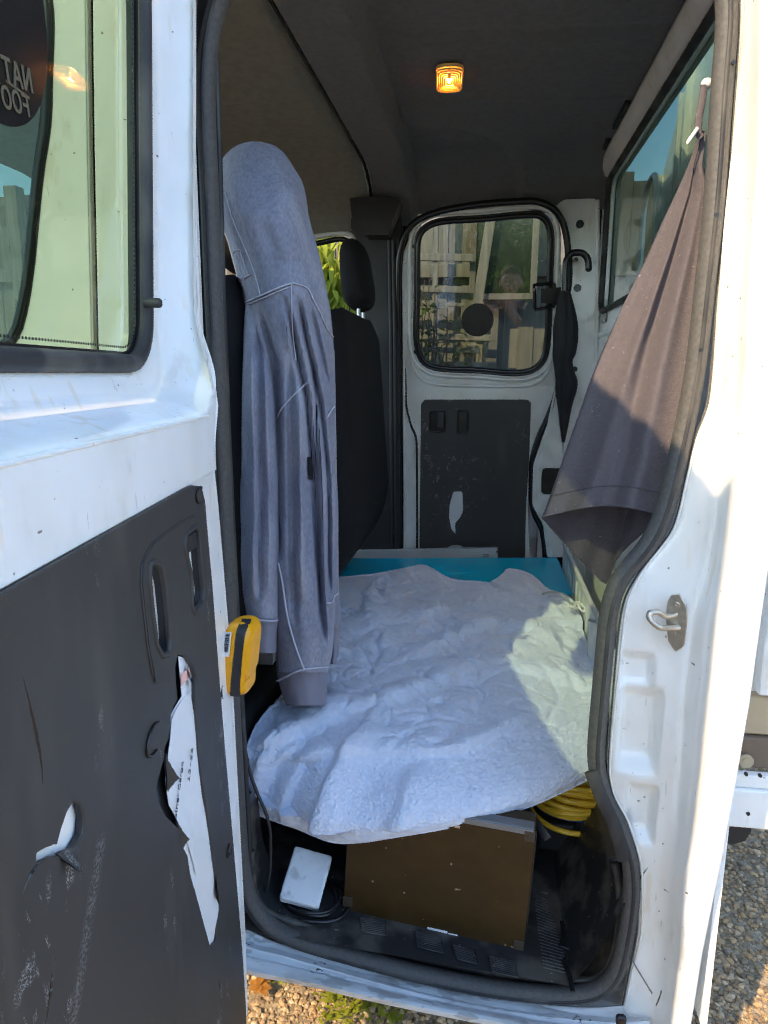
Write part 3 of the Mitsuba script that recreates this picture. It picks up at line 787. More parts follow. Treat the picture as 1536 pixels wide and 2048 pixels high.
# ---- the open rear side door (a runs from the hinge side towards us, p is the depth of its skins)
DN, DA = np.array([0.991, 0.132, 0.0]), np.array([-0.132, 0.991, 0.0])


def D(a, p, z):
    return DA * a - DN * p + np.array([0, 0, z])


def atd(px, py, p):
    q = at(px, py, DN, -p)
    return q @ DA, q[2]


a_edge = lambda z: np.interp(z, [.40, .60, 1.15, 1.45, 1.53, 1.60, 1.75, 1.9, 2.2, 2.5], [1.192, 1.196, 1.165, 1.112, 1.090, 1.128, 1.165, 1.186, 1.236, 1.285])
lean = lambda z: .15 * (z - 1.9)
AL = 0.10


def ringp(a0, z0, a1, z1, r):
    """Rounded rectangle in (a, z) whose hinge side leans like the door's upper frame."""
    o = rrect(a0, z0, a1, z1, r, 14)
    o[:, 0] += np.where(o[:, 0] > .6, lean(o[:, 1]), 0)
    return o


def dens(o, per=26):
    """The same ring with points added on its straight sides, equally in every ring."""
    out, n = [], 14
    for k in range(4):
        out.append(o[k * n:(k + 1) * n])
        A, B = o[(k + 1) * n - 1], o[((k + 1) % 4) * n]
        t = np.linspace(0, 1, per + 2)[1:-1, None]
        out.append(A * (1 - t) + B * t)
    return np.vstack(out)


sw = lambda z: np.clip((1.78 - z) / .17, 0, 1) ** 2 * (3 - 2 * np.clip((1.78 - z) / .17, 0, 1))
spec = [((AL + .10, 1.650, 1.108, 2.32, .060), .368, .368), ((AL + .09, 1.642, 1.130, 2.335, .070), .362, .358), ((AL + .075, 1.626, 1.139, 2.345, .075), .358, .354), ((AL + .06, 1.606, 1.150, 2.36, .080), .350, .345),
        ((AL + .05, 1.596, 1.174, 2.375, .085), .326, .300), ((AL + .04, 1.587, 1.182, 2.385, .090), .317, .281), ((AL + .035, 1.582, 1.186, 2.39, .09), .314, .275)]
rings = []
for (a0, z0, a1, z1, r), ps, pb in spec:
    o = dens(ringp(a0, z0, a1, z1, r))
    w = sw(o[:, 1]) * np.clip((1.16 - o[:, 0]) / .05, 0, 1)
    w = sw(o[:, 1])
    pz = ps + (pb - ps) * w
    rings.append(np.array([D(a, p, z) for (a, z), p in zip(o, pz)]))
o = dens(ringp(AL, 1.500, 1.19, 2.46, .03))
o[:, 0] = np.where(o[:, 0] > .6, np.minimum(o[:, 0], 9), o[:, 0])
o[:, 0] = np.where(o[:, 0] > 1.0, np.clip(o[:, 0], None, a_edge(o[:, 1]) + .0), o[:, 0])
pz = .312 + (.272 - .312) * sw(o[:, 1] + .02)
rings.append(np.array([D(a, p, z) for (a, z), p in zip(o, pz)]))
R_ = np.stack(rings)
shell = [grid(R_, cu=True)]
zl = np.linspace(.40, 1.502, 40)
aL = a_edge(zl)
shell.append(grid(np.stack([np.stack([D(AL + (e - AL) * t, .277, z) for t in np.linspace(0, 1, 12)]) for z, e in zip(zl, aL)])))
# hinge side flange and outer skin
ze = np.linspace(.40, 2.46, 90)
pin = .277 + (.312 - .277) * (1 - sw(ze + .02))
fl = []
for z, p in zip(ze, pin):
    e = a_edge(z)
    fl.append([D(e - .012, p - .0005, z), D(e - .004, p - .003, z), D(e + .002, p - .001, z), D(e + .005, p + .005, z), D(e + .006, p + .014, z), D(e + .004, .40, z)])
flange = grid(np.array(fl))
outer = sg.Polygon([(AL - .004, .40)] + [(float(a_edge(z)) + .004, z) for z in np.linspace(.40, 2.46, 30)] + [(AL - .004, 2.46)])
wo = sg.Polygon(ringp(AL + .10, 1.650, 1.108, 2.32, .060))
shell.append(plate(outer.difference(wo), .012, D(0, .402, 0), DA, (0, 0, 1)))
shell.append(grid(np.stack([np.stack([D(AL, p, z) for p in (.277, .41)]) for z in (.40, 2.46)])))
add('van__rear_door', shell, 'white_paint', smooth=50, label='open white rear side door with tinted window and scratched black trim')
add('van__rear_door__hinge_flange', flange, 'white_paint', smooth=50)
he = []
for z in np.linspace(.42, 2.40, 30):
    e = float(a_edge(z))
    he.append([D(e - .01, .345, z), D(e + .080, .343, z), D(e + .088, .352, z), D(e + .088, .398, z), D(e - .01, .405, z)])
add('van__rear_door__hinge_edge', grid(np.array(he)), 'rubber', smooth=40)
# crease line where the ledge meets the face
add('van__rear_door__crease', tube(np.array([D(a, .2765, 1.5835) for a in np.linspace(.12, 1.075, 30)]), .003, 6), 'white_paint', smooth=True)
# glass, rubber, dotted band
vv = np.vstack([[D(.6, .372, 1.95)], np.array([D(a, .372, z) for a, z in ringp(AL + .09, 1.64, 1.12, 2.33, .07)])])
nn = len(vv) - 1
add('van__rear_door__window', tm((vv, np.array([[0, 1 + (i + 1) % nn, 1 + i] for i in range(nn)]))), 'tinted_glass', label='green tinted window of the open door')
ro = ringp(AL + .10, 1.660, 1.101, 2.315, .062)
add('van__rear_door__window_rubber', tube(even(np.array([D(a, .363, z) for a, z in ro]), 200, True), .0125, 10, closed=True), 'rubber', smooth=True)
ri = ringp(AL + .118, 1.676, 1.083, 2.298, .05)
ri2 = ringp(AL + .108, 1.668, 1.093, 2.306, .056)
add('van__rear_door__window_band', plate(sg.Polygon(ringp(AL + .095, 1.655, 1.106, 2.32, .06)).difference(sg.Polygon(ri)), .001, D(0, .3712, 0), DA, (0, 0, 1)), 'gloss_black')
dots = [disc(D(a, .3698, z), DN, .0016, .0008, 6) for a, z in even(np.array(ringp(AL + .124, 1.682, 1.078, 2.292, .046)), 420, True)]
add('van__rear_door__dot_line', dots, 'gloss_black')
# round sticker with mirrored lettering, upper corner
sc_ = (0.711, 2.00)
add('van__rear_door__sticker', plate(sg.Point(*sc_).buffer(.123, 40), .0012, D(0, .3705, 0), DA, (0, 0, 1)), 'gloss_black', label='round black sticker with mirrored lettering on the door glass')


def letters(txt, h, a, z, ang, p, m, key, mirror=True, bold=True):
    t = meshkit.text_mesh(txt, h, .0006, bold)
    v = t.vertices.copy()
    v[:, 0] -= v[:, 0].max() / 2
    s = -1 if mirror else 1
    c, q = math.cos(ang), math.sin(ang)
    # seen from inside the door, DA points right; plain reading runs along +DA
    x, y = v[:, 0] * s, v[:, 1]
    x, y = x * c - y * q, x * q + y * c
    t.vertices = D(0, 0, 0) + np.outer(a + x, DA) - np.outer(p - v[:, 2], DN) + np.outer(z + y, [0, 0, 1.0])
    add(key, t, m)


a_, z_ = atd(34, 150, .37)
letters('NAT', .021, a_, z_ - .011, .16, .3685, 'cream_ink', 'van__rear_door__lettering')
a2, z2 = atd(30, 205, .37)
letters('FOO', .019, a2, z2 - .009, .16, .3685, 'cream_ink', 'van__rear_door__lettering')
a3, z3 = atd(34, 180, .37)
add('van__rear_door__sticker_rule', plate(sg.box(-.022, -.0012, .022, .0012), .0006, D(a3, .3692, z3), DA, (0, 0, 1)), 'cream_ink')
# bump stop on the frame
c = D(1.135, .352, 1.795 + 0)
q = at(311, 606, DN, -.338)
add('van__rear_door__bump_stop', tube(np.array([q + DN * d + DA * .0 for d in (-.016, .006, .009)]), [.007, .007, .004], 12), 'rubber', smooth=40)
# ---- trim panel with its torn holes and recesses
P27 = .268
tp = [(395, 962), (402, 972), (409, 1000), (415, 1070), (424, 1170), (436, 1330), (448, 1480), (462, 1640), (474, 1780), (484, 1900), (491, 2010), (493, 2100)]
tr = [atd(x, y, P27) for x, y in tp]
zb = tr[-1][1]
trim = sg.Polygon([(.12, 1.499), (tr[0][0] - .03, 1.500), (tr[0][0], 1.494)] + tr[1:] + [(tr[-1][0], .41), (.12, .41)])
tear = sg.Polygon([atd(x, y, P27) for x, y in ((348, 1310), (366, 1310), (384, 1330), (391, 1352), (389, 1420), (394, 1500), (402, 1560), (410, 1610), (420, 1680), (428, 1740), (436, 1800), (440, 1810), (434, 1850), (432, 1880), (421, 1897),
                                               (408, 1850), (392, 1790), (380, 1750), (374, 1710), (364, 1690), (365, 1665), (350, 1650), (330, 1630), (308, 1588), (316, 1555), (326, 1520), (328, 1495), (336, 1478), (340, 1432), (346, 1412), (354, 1400), (351, 1365))])
tear2 = sg.Polygon([atd(x, y, P27) for x, y in ((146, 1602), (160, 1608), (166, 1635), (164, 1664), (150, 1690), (130, 1712), (112, 1708), (92, 1716), (70, 1730), (72, 1706), (98, 1692), (112, 1692), (120, 1660), (132, 1625))])
h1 = sg.Polygon([atd(x, y, P27) for x, y in ((292, 1128), (304, 1122), (316, 1132), (324, 1170), (330, 1230), (333, 1280), (331, 1308), (318, 1312), (306, 1290), (298, 1230), (291, 1160))]).buffer(-.004).buffer(.004)
h2 = sg.Polygon([atd(x, y, P27) for x, y in ((366, 1068), (386, 1052), (392, 1060), (396, 1120), (402, 1180), (400, 1204), (384, 1228), (378, 1215), (376, 1150), (362, 1092))]).buffer(-.003).buffer(.003)
bz = sg.Polygon([atd(x, y, P27) for x, y in ((276, 1160), (280, 1120), (300, 1085), (350, 1048), (386, 1028), (402, 1040), (404, 1090), (410, 1190), (404, 1225), (382, 1258), (352, 1300), (344, 1340), (322, 1366), (304, 1368), (290, 1290))]).buffer(-.012).buffer(.012)
add('van__rear_door__trim_panel', plate(trim.difference(tear).difference(tear2).difference(bz.buffer(-.004)), .007, D(0, P27 + .006, 0), DA, (0, 0, 1), .0022), 'door_trim', smooth=40, label='scratched and torn black trim panel of the open door')
bp = bz.difference(h1).difference(h2)
add('van__rear_door__handle_bezel', plate(bp, .012, D(0, P27 + .008, 0), DA, (0, 0, 1), .004), 'door_trim', smooth=45)


def pocket(poly, depth, key, p0=P27):
    c = even(np.array(poly.exterior.coords)[:-1], 60, True)
    cen = c.mean(0)
    R = []
    for s, d in ((1.0, -.002), (1.0, .006), (.97, depth * .5), (.92, depth * .9), (.8, depth), (.02, depth)):
        R.append([D(*(cen + (q - cen) * s)[:1], p0 + d, (cen + (q - cen) * s)[1]) for q in c])
    add(key, [grid(np.array(R), cu=True)], 'dark_plastic', smooth=50)
    r = np.array([D(q[0], p0 - .003, q[1]) for q in c])
    add(key + '__rim', tube(r, .0042, 8, closed=True), 'door_trim', smooth=True)


pocket(h1, .060, 'van__rear_door__pull_recess')
pocket(h2, .040, 'van__rear_door__latch_recess')
lv = [atd(x, y, P27) for x, y in ((364, 1078), (386, 1062), (389, 1092), (368, 1108))]
add('van__rear_door__latch_lever', tm(trimesh.convex.convex_hull(np.array([D(a, p, z) for a, z in lv for p in (P27 - .004, P27 + .012)]))), 'dark_plastic', smooth=30)
lv = [atd(x, y, P27) for x, y in ((366, 1110), (379, 1100), (384, 1180), (388, 1222), (378, 1214))]
add('van__rear_door__latch_cover', tm(trimesh.convex.convex_hull(np.array([D(a, p, z) for a, z in lv for p in (P27 + .001, P27 + .012)]))), 'door_trim', smooth=30)
# white lining behind the tear: crumpled film in two sheets
def film(key, px, p, amp, lab=None, seed=0, m='white_film'):
    poly = sg.Polygon([atd(x, y, p) for x, y in px])
    a0, z0, a1, z1 = poly.bounds
    t = extrude(poly, .0005)
    t = t.subdivide_to_size(.012) if hasattr(t, 'subdivide_to_size') else t
    v = t.vertices
    h = amp * (meshkit.fbm(np.c_[v[:, 0] * 22, v[:, 1] * 12, v[:, 0] * 0], 3, seed) - .5) + amp * .5 * np.sin(v[:, 0] * 70 + v[:, 1] * 18)
    t.vertices = np.outer(v[:, 0], DA) - np.outer(p - v[:, 2] - h, DN) + np.outer(v[:, 1], [0, 0, 1.0])
    add(key, t, m, smooth=40, label=lab)


film('van__rear_door__lining', [(352, 1312), (372, 1316), (396, 1340), (396, 1420), (400, 1500), (412, 1590), (430, 1700), (444, 1800), (446, 1830), (436, 1880), (423, 1898), (408, 1852), (392, 1798), (384, 1765), (374, 1738), (362, 1700), (364, 1668), (362, 1650), (352, 1630), (342, 1600), (336, 1570), (333, 1530), (338, 1470), (344, 1430), (352, 1412), (360, 1392)], P27 + .0042, .0045, 'crumpled white lining sheet showing through the torn trim')
film('van__rear_door__lining', [(362, 1400), (380, 1380), (388, 1440), (395, 1540), (398, 1600), (412, 1660), (402, 1710), (394, 1752), (384, 1720), (374, 1690), (362, 1668), (352, 1640), (338, 1610), (330, 1560), (334, 1500), (345, 1440)], P27 + .0022, .003, seed=5)
add('van__rear_door__cavity', plate(sg.Polygon([atd(x, y, P27) for x, y in ((270, 1280), (400, 1280), (470, 1930), (380, 1930), (270, 1660))]), .0006, D(0, P27 + .0088, 0), DA, (0, 0, 1)), 'gloss_black')
film('van__rear_door__inner_skin', [(60, 1590), (170, 1590), (170, 1740), (60, 1740)], P27 + .0085, .0, m='white_paint')
for tri in (((330, 1505), (334, 1585), (342, 1556), .010), ((352, 1640), (362, 1705), (366, 1678), .008), ((432, 1745), (440, 1808), (426, 1790), .008), ((112, 1706), (158, 1690), (128, 1742), .014), ((372, 1330), (388, 1372), (376, 1366), .008)):
    (x0, y0), (x1, y1), (x2, y2), lift = tri
    A, B, Cc = (atd(x, y, P27) for x, y in ((x0, y0), (x1, y1), (x2, y2)))
    rows = []
    for t in np.linspace(0, 1, 8):
        e0 = np.array(A) * (1 - t) + np.array(Cc) * t; e1 = np.array(B) * (1 - t) + np.array(Cc) * t
        rows.append([D(q[0], P27 - .001 - lift * t ** 1.7, q[1]) for q in (e0 * (1 - s) + e1 * s + .0015 * (rng.random(2) - .5) for s in np.linspace(0, 1, 8))])
    top = np.array(rows)
    add('van__rear_door__torn_flap', [grid(top), grid(top + DN * -.002)], 'door_trim', smooth=40)
# faint print on the lining
for txt, h, px, py, an in (('12-24', .010, 380, 1530, .95), ('other Cargo', .009, 357, 1580, .95)):
    a, z = atd(px, py, P27)
    letters(txt, h, a, z, an, P27 - .0015, 'ink', 'van__rear_door__print', mirror=False, bold=False)
# pink stripe on the lining
film('van__rear_door__pink_stripe', [(362, 1348), (378, 1335), (380, 1352), (362, 1372)], P27 + .0005, .0, m='pink_ink')
# clips, cracks, small marks
for x, y, r in ((396, 990, .011), (304, 1478, .016), (455, 1700, .008)):
    a, z = atd(x, y, P27)
    th = np.linspace(.9, 4.9, 20)
    add('van__rear_door__clip', tube(np.array([D(a + r * math.cos(t) * 1.6, P27 - .003, z + r * math.sin(t)) for t in th]), .0016, 6), 'gloss_black', smooth=True)
for pts in ([(44, 1358), (60, 1420), (72, 1480), (80, 1530), (83, 1567)], [(110, 1900), (102, 1950), (96, 2000), (86, 2060)], [(78, 1720), (60, 1745), (40, 1790)], [(436, 1960), (438, 1978)], [(444, 1370), (442, 1388), (446, 1398)], [(462, 1690), (460, 1715)]):
    q = np.array([D(a, P27 - .0008, z) for a, z in (atd(x, y, P27) for x, y in pts)])
    n = 24
    qq = spl(q, n)
    qq += .0012 * (rng.random((n, 3)) - .5) * (0, 1, 1)
    add('van__rear_door__crack', tube(qq, np.r_[np.linspace(.0004, .0018, n // 2), np.linspace(.0018, .0004, n - n // 2)], 5), 'gloss_black')

# ================================================================== load bed behind the cab
BY = 1.56
bz_ = lambda py, y=BY: float(aty(1500, py, y)[2])
add('van__load_bed', [box((.62, BY + .012, bz_(1395)), (2.6, BY + .05, bz_(1050)), .004)], 'white_paint', smooth=40, label='cream load bed side behind the cab')
add('van__load_bed__under_rail', box((.58, BY + .03, bz_(1482)), (2.6, BY + .08, bz_(1404)), .006), 'tan_steel', smooth=40)
add('van__load_bed__chassis_rail', box((.56, BY + .02, bz_(1546)), (2.6, BY + .09, bz_(1484)), .006), 'brown_steel', smooth=40)
add('van__load_bed__side_guard', [box((.56, BY - .02, bz_(1648)), (2.6, BY + .02, bz_(1572)), .006), box((.57, BY - .012, bz_(1571)), (2.6, BY + .01, bz_(1545)), .004)], 'white_paint', smooth=40)
c = aty(1492, 1522, BY + .012)
add('van__load_bed__marker', [disc(c, (0, -1, 0), .016, .006, 20), disc(c + (0, -.004, 0), (0, -1, 0), .010, .004, 16)], 'tan_steel', smooth=40)
for x, y in ((1496, 1627), (1492, 1548), (1520, 1551)):
    add('van__load_bed__bolt', disc(aty(x, y, BY - .021), (0, -1, 0), .004, .006, 12), 'gloss_black')
c = [aty(x, y, BY + .03) for x, y in ((1440, 1640), (1504, 1640), (1502, 1664), (1490, 1682), (1462, 1690), (1440, 1680))]
add('van__load_bed__mudguard', tm(trimesh.convex.convex_hull(np.array([p + (0, d, 0) for p in c for d in (0, .25)]))), 'dark_plastic', smooth=30)
# headboard seen through the rear window
HX = .62
hb = sg.Polygon([(3.31, .9), (3.31, 2.50), (2.74, 2.575), (2.67, 2.56), (1.62, 2.56), (1.62, .9)])
hb = sg.Polygon([(2.98, .9), (2.98, 2.36), (2.74, 2.575), (2.62, 2.575), (2.62, 2.62), (1.62, 2.62), (1.62, .9)])
add('van__headboard', plate(hb, .02, (HX, 0, 0), (0, 1, 0), (0, 0, 1)), 'white_paint', label='white headboard of the load bed, green through the rear window')
for y, z1 in ((2.96, 2.38), (2.70, 2.57), (2.62, 2.62), (2.30, 2.6), (1.95, 2.6)):
    add('van__headboard__rib', box((HX - .022, y - .012, .9), (HX + .004, y + .012, z1), .004), 'white_paint', smooth=40)
add('van__headboard__hoop', tube(spl([(HX, 3.02, 2.25), (HX, 3.04, 2.36), (HX, 3.12, 2.42), (HX, 3.22, 2.40), (HX, 3.26, 2.3), (HX, 3.26, .9)], 40), .012, 8), 'aluminium', smooth=True)

# ================================================================== loose things in the cab
# ---- hooded sweatshirt hanging over the near front seat
HY0 = 1.56


def garment(key, rows, yc, depth, m, nv=140, nu=90, folds=(), fold_amp=1.0, seed=0, smooth=True, open_bottom=True, sq=1.0, **kw):
    """A closed cloth tube from (py, left px, right px) rows hung at depth yc; its front bulges towards the doorway; folds = (px path, width px, depth m)."""
    rows = np.array(rows, float)
    py = np.linspace(rows[0, 0], rows[-1, 0], nv)
    L = PchipInterpolator(rows[:, 0], rows[:, 1])(py); Rr = PchipInterpolator(rows[:, 0], rows[:, 2])(py)
    yc = yc if callable(yc) else (lambda v, y=yc: y)
    dp = depth if callable(depth) else (lambda v, d=depth: d)
    P = []
    th = np.linspace(math.pi, -math.pi, nu, endpoint=False)     # left edge, front, right edge, back
    for i, v in enumerate(np.linspace(0, 1, nv)):
        cx, hw = (L[i] + Rr[i]) / 2, (Rr[i] - L[i]) / 2
        c, s = np.cos(th), np.sin(th)
        x = cx + hw * np.sign(c) * np.abs(c) ** sq
        d = -dp(v) * s
        row = []
        for xx, dd, ss in zip(x, d, s):
            y = yc(v) + dd
            if ss > 0:
                for path, w, a in folds:
                    pth = np.asarray(path, float)
                    if pth[0, 1] <= py[i] <= pth[-1, 1]:
                        fx = np.interp(py[i], pth[:, 1], pth[:, 0])
                        fade = min(1, (py[i] - pth[0, 1]) / 60 + .05, (pth[-1, 1] - py[i]) / 60 + .15)
                        y += a * fade * math.exp(-((xx - fx) / w) ** 2) * min(1, ss * 3)
            row.append(aty(xx, py[i], y))
        P.append(row)
    P = np.array(P)
    P[..., 1] += fold_amp * (.016 * (meshkit.fbm(P * (16, 4, 5), 3, seed) - .5) + .009 * (meshkit.fbm(P * (34, 8, 11) + (P[..., 2:] * (6, 0, 0)), 2, seed + 8) - .5))
    P[..., 0] += fold_amp * .004 * (meshkit.fbm(P * (9, 5, 6), 2, seed + 3) - .5)
    return P


tag('hooded_sweatshirt', 'washed blue grey hooded sweatshirt with pale seams, hanging over the near front seat', 'sweatshirt')
foldsB = [([(490, 610), (520, 760), (545, 900)], 12, .05), ([(520, 600), (548, 720), (556, 900), (556, 1120)], 8, .05), ([(570, 592), (590, 690), (612, 790), (622, 900), (628, 980), (650, 1300)], 6, .055),
          ([(596, 590), (612, 680), (640, 800), (655, 960), (660, 1200)], 5, .05), ([(615, 592), (640, 700), (664, 800)], 6, .03), ([(575, 585), (580, 700)], 9, -.03), ([(600, 780), (603, 1200)], 9, -.030),
          ([(640, 820), (648, 1180)], 6, -.024), ([(580, 700), (584, 1000), (590, 1250)], 7, .022), ([(626, 700), (636, 900), (640, 1250)], 4, .03), ([(545, 330), (575, 420), (590, 520)], 30, -.014), ([(450, 360), (470, 440), (505, 540), (520, 590)], 9, .016), ([(600, 380), (612, 450), (630, 580)], 10, .014), ([(520, 420), (545, 500), (555, 570)], 14, .008)]
body = [(283, 500, 522), (287, 482, 540), (296, 464, 558), (312, 448, 574), (335, 437, 588), (365, 428, 605), (400, 428, 614), (430, 433, 618), (480, 452, 630), (520, 464, 640), (556, 474, 648), (585, 483, 653),
        (620, 486, 660), (700, 484, 667), (800, 484, 670), (900, 490, 671), (1000, 500, 672), (1100, 515, 673), (1200, 535, 672), (1300, 550, 664), (1345, 553, 655)]
yb = lambda v: HY0 + .055 * math.sin(math.pi * min(1, v * 1.4)) * 0 + .02 - .05 * v
P = garment('b', body, yb, lambda v: .03 + .15 * min(1, (v + .004) * 7) ** .5 - .055 * min(1, max(0, v - .28) * 3), None, nv=220, nu=120, folds=foldsB)
add('hooded_sweatshirt__body', grid(P, cu=True), 'hoodie_cloth', smooth=True)
BODY = P
wb = [(1336, 552, 656), (1352, 554, 655), (1385, 562, 653), (1405, 568, 652), (1411, 572, 650)]
Pw = garment('w', wb, HY0 - .035, .088, None, nv=24, nu=120)
add('hooded_sweatshirt__waistband', grid(Pw, cu=True), 'hoodie_rib', smooth=True)
# front panel with the zip edge, behind the sleeve
pan = [(560, 463, 520), (585, 476, 520), (620, 486, 525), (700, 482, 525), (800, 478, 530), (900, 473, 530), (1000, 462, 530), (1060, 459, 528), (1120, 461, 520), (1190, 468, 510)]
Pp = garment('p', pan, HY0 + .02, .03, None, nv=80, nu=40, folds=[([(484, 700), (474, 1180)], 8, .012)], seed=4)
add('hooded_sweatshirt__front_panel', grid(Pp, cu=True), 'hoodie_cloth', smooth=True)
add('hooded_sweatshirt__panel_band', grid(garment('p', [(1186, 468, 508), (1215, 471, 506), (1244, 476, 506)], HY0 + .02, .032, None, nv=12, nu=40), cu=True), 'hoodie_rib', smooth=True)
# left sleeve in front, right sleeve behind
slv = [(600, 492, 522), (650, 487, 534), (720, 486, 545), (800, 484, 551), (900, 481, 554), (1000, 478, 556), (1100, 478, 558), (1180, 483, 558), (1236, 494, 558)]
Ps = garment('s', slv, lambda v: HY0 - .075 - .030 * min(1, v * 3), lambda v: .02 + .050 * min(1, v * 4), None, nv=110, nu=56, folds=[([(500, 660), (508, 900), (506, 1200)], 7, -.022), ([(518, 640), (522, 900), (518, 1200)], 6, .022), ([(532, 700), (538, 900), (540, 1200)], 6, -.014)], seed=9)
add('hooded_sweatshirt__sleeve', grid(Ps, cu=True), 'hoodie_cloth', smooth=True)
add('hooded_sweatshirt__cuff', grid(garment('c', [(1232, 493, 558), (1246, 496, 556), (1275, 500, 553), (1300, 503, 553), (1306, 506, 551)], HY0 - .105, .058, None, nv=16, nu=50), cu=True), 'hoodie_rib', smooth=True)
sl2 = [(700, 640, 668), (800, 640, 671), (900, 642, 673), (1000, 644, 675), (1100, 646, 677), (1200, 648, 679)]
add('hooded_sweatshirt__sleeve', grid(garment('s', sl2, HY0 + .01, .05, None, nv=70, nu=44, seed=12), cu=True), 'hoodie_cloth', smooth=True)
add('hooded_sweatshirt__cuff', grid(garment('c', [(1196, 648, 680), (1215, 651, 681), (1240, 653, 683), (1256, 655, 682)], HY0 + .01, .045, None, nv=14, nu=40), cu=True), 'hoodie_rib', smooth=True)
add('hooded_sweatshirt__cuff', grid(garment('c', [(1256, 652, 681), (1290, 656, 678), (1310, 658, 676), (1328, 659, 672)], HY0 + .03, .045, None, nv=14, nu=40), cu=True), 'hoodie_rib', smooth=True)


def on_cloth(P, px, py):
    """Front surface point of a cloth tube at a pixel."""
    V = P.reshape(-1, 3)
    d = V - CAM
    z = d @ FWD
    x = 768 + F * (d @ RIGHT) / z; y = 1024 - F * (d @ UP) / z
    k = np.hypot(x - px, y - py)
    near = np.argsort(k)[:14]
    near = near[np.argsort(np.linalg.norm(d[near], axis=1))][:3]
    r = np.linalg.norm(d[near], axis=1).mean()
    q = at(px, py, (0, 1, 0), 1.0) - CAM
    return CAM + q / np.linalg.norm(q) * (r - .003)


def seam(P, pts, r=.0018, m='thread', n=40, key='hooded_sweatshirt__seam'):
    px = spl(np.array(pts, float), n)
    q = np.array([on_cloth(P, x, y) for x, y in px])
    k = np.ones(7) / 7
    for _ in range(2):
        q[3:-3] = np.stack([np.convolve(q[:, i], k, 'same') for i in range(3)], 1)[3:-3]
    add(key, tube(q, r, 6), m, smooth=True)


seam(BODY, [(492, 604), (520, 592), (555, 576), (583, 566)])
seam(BODY, [(494, 610), (522, 598), (556, 583), (584, 572)], .0012)
seam(BODY, [(585, 566), (602, 570), (620, 577), (622, 590), (640, 622), (655, 660), (667, 674)], .0014)
seam(BODY, [(583, 566), (584, 640), (592, 720)], .0010)
seam(BODY, [(551, 842), (565, 815), (590, 788), (614, 766)], .0017)
seam(BODY, [(655, 835), (662, 822), (670, 812)], .0017)
seam(BODY, [(556, 1125), (566, 1170), (572, 1220), (590, 1290), (608, 1338)], .0022)
seam(BODY, [(554, 1362), (575, 1352), (600, 1340), (630, 1336), (655, 1334)], .0022)
seam(Ps, [(498, 1232), (520, 1240), (545, 1242), (557, 1240)], .0022)
seam(Pp, [(470, 1192), (482, 1196), (494, 1206)], .0018)
seam(BODY, [(653, 1206), (664, 1206), (668, 1194), (678, 1186)], .0018)
# buttonhole strip, zip, tag
for pts in ([(466, 508), (470, 500), (478, 499), (482, 502)], [(470, 510), (484, 556)], [(480, 504), (496, 552)], [(485, 559), (494, 552), (501, 549)], [(462, 557), (474, 553), (484, 557)]):
    seam(BODY, pts, .0011, n=14)
seam(BODY, [(450, 385), (462, 430), (478, 470), (500, 520), (513, 560), (520, 590)], .0012)
zp = np.array([on_cloth(Pp, x, y) for x, y in spl([(465, 560), (480, 590), (487, 606), (486, 680), (483, 760), (482, 800)], 60)])
zp[:, 1] -= .006
add('hooded_sweatshirt__zip', tube(zp, np.where(np.arange(60) % 2, .0034, .0024), 8), 'aluminium', smooth=False)
ta = [on_cloth(BODY, x, y) + (0, -.012, 0) for x, y in ((618, 913), (626, 914), (628, 935), (628, 957), (621, 957), (619, 935))]
add('hooded_sweatshirt__side_tag', tm(trimesh.convex.convex_hull(np.array([p + (0, d, 0) for p in ta for d in (0, .004)]))), 'gloss_black', label='small black cloth tag in the side seam')

# ---- dark top hanging at the rear pillar
rows = np.array([(262, 1400, 1412), (290, 1391, 1410), (330, 1377, 1405), (380, 1355, 1402), (430, 1331, 1398), (520, 1290, 1389), (620, 1241, 1379), (740, 1188, 1366), (830, 1156, 1353), (900, 1131, 1345), (970, 1107, 1339), (1032, 1084, 1331)], float)
nv, nu = 150, 60
py = np.linspace(262, 1032, nv)
L = PchipInterpolator(rows[:, 0], rows[:, 1])(py); Rr = PchipInterpolator(rows[:, 0], rows[:, 2])(py) + 16 * np.clip((py - 330) / 60, 0, 1) * np.clip((1010 - py) / 80, 0, 1)
front, back_ = [], []
hemf = lambda u: 1034 - 22 * math.sin(math.pi * u) ** .8 * (1 - .3 * u) - 4 * u
hb_u = [0, .18, .40, .53, .60, .75, .90, 1.0]
hb_y = [1034, 1083, 1138, 1166, 1122, 1080, 1050, 1030]
hemb = PchipInterpolator(hb_u, hb_y)
for i, v in enumerate(np.linspace(0, 1, nv)):
    fr, bk = [], []
    for u in np.linspace(0, 1, nu):
        x = L[i] + (Rr[i] - L[i]) * u
        y = 1.315 + .17 * (1 - u) * v ** .6 + .03 * (1 - v)
        y -= .028 * v * math.sin(math.pi * u) + .012 * math.sin(2 * math.pi * (u * 1.6 + .2)) * v ** 1.3 - .012 * math.exp(-((u - .52 - .1 * v) / .07) ** 2) * min(1, v * 3)
        for u0, w0, a0 in ((.16, .10, .012), (.36, .07, -.016), (.52, .06, .016), (.74, .09, -.014)):
            y += a0 * min(1, v * 2.2) * math.exp(-((u - u0 - .05 * math.sin(3 * v + u0 * 20)) / w0) ** 2)
        yy = 262 + (hemf(u) + 2.5 * math.sin(7 * u + .6) * v - 262) * v
        fr.append(aty(x, yy, y))
        yb_ = 262 + (float(hemb(u)) - 262) * v
        ybk = y + (.012 + .16 * v ** 2) * math.sin(math.pi * u) ** .8 + .004
        bk.append(aty(x - 2 * math.sin(math.pi * u), yb_, ybk - .02 * v * math.sin(5 * u + 1)))
    front.append(fr); back_.append(bk)
front, back_ = np.array(front), np.array(back_)
front[..., 1] += .016 * (meshkit.fbm(front * (9, 4, 5), 3, 2) - .5)
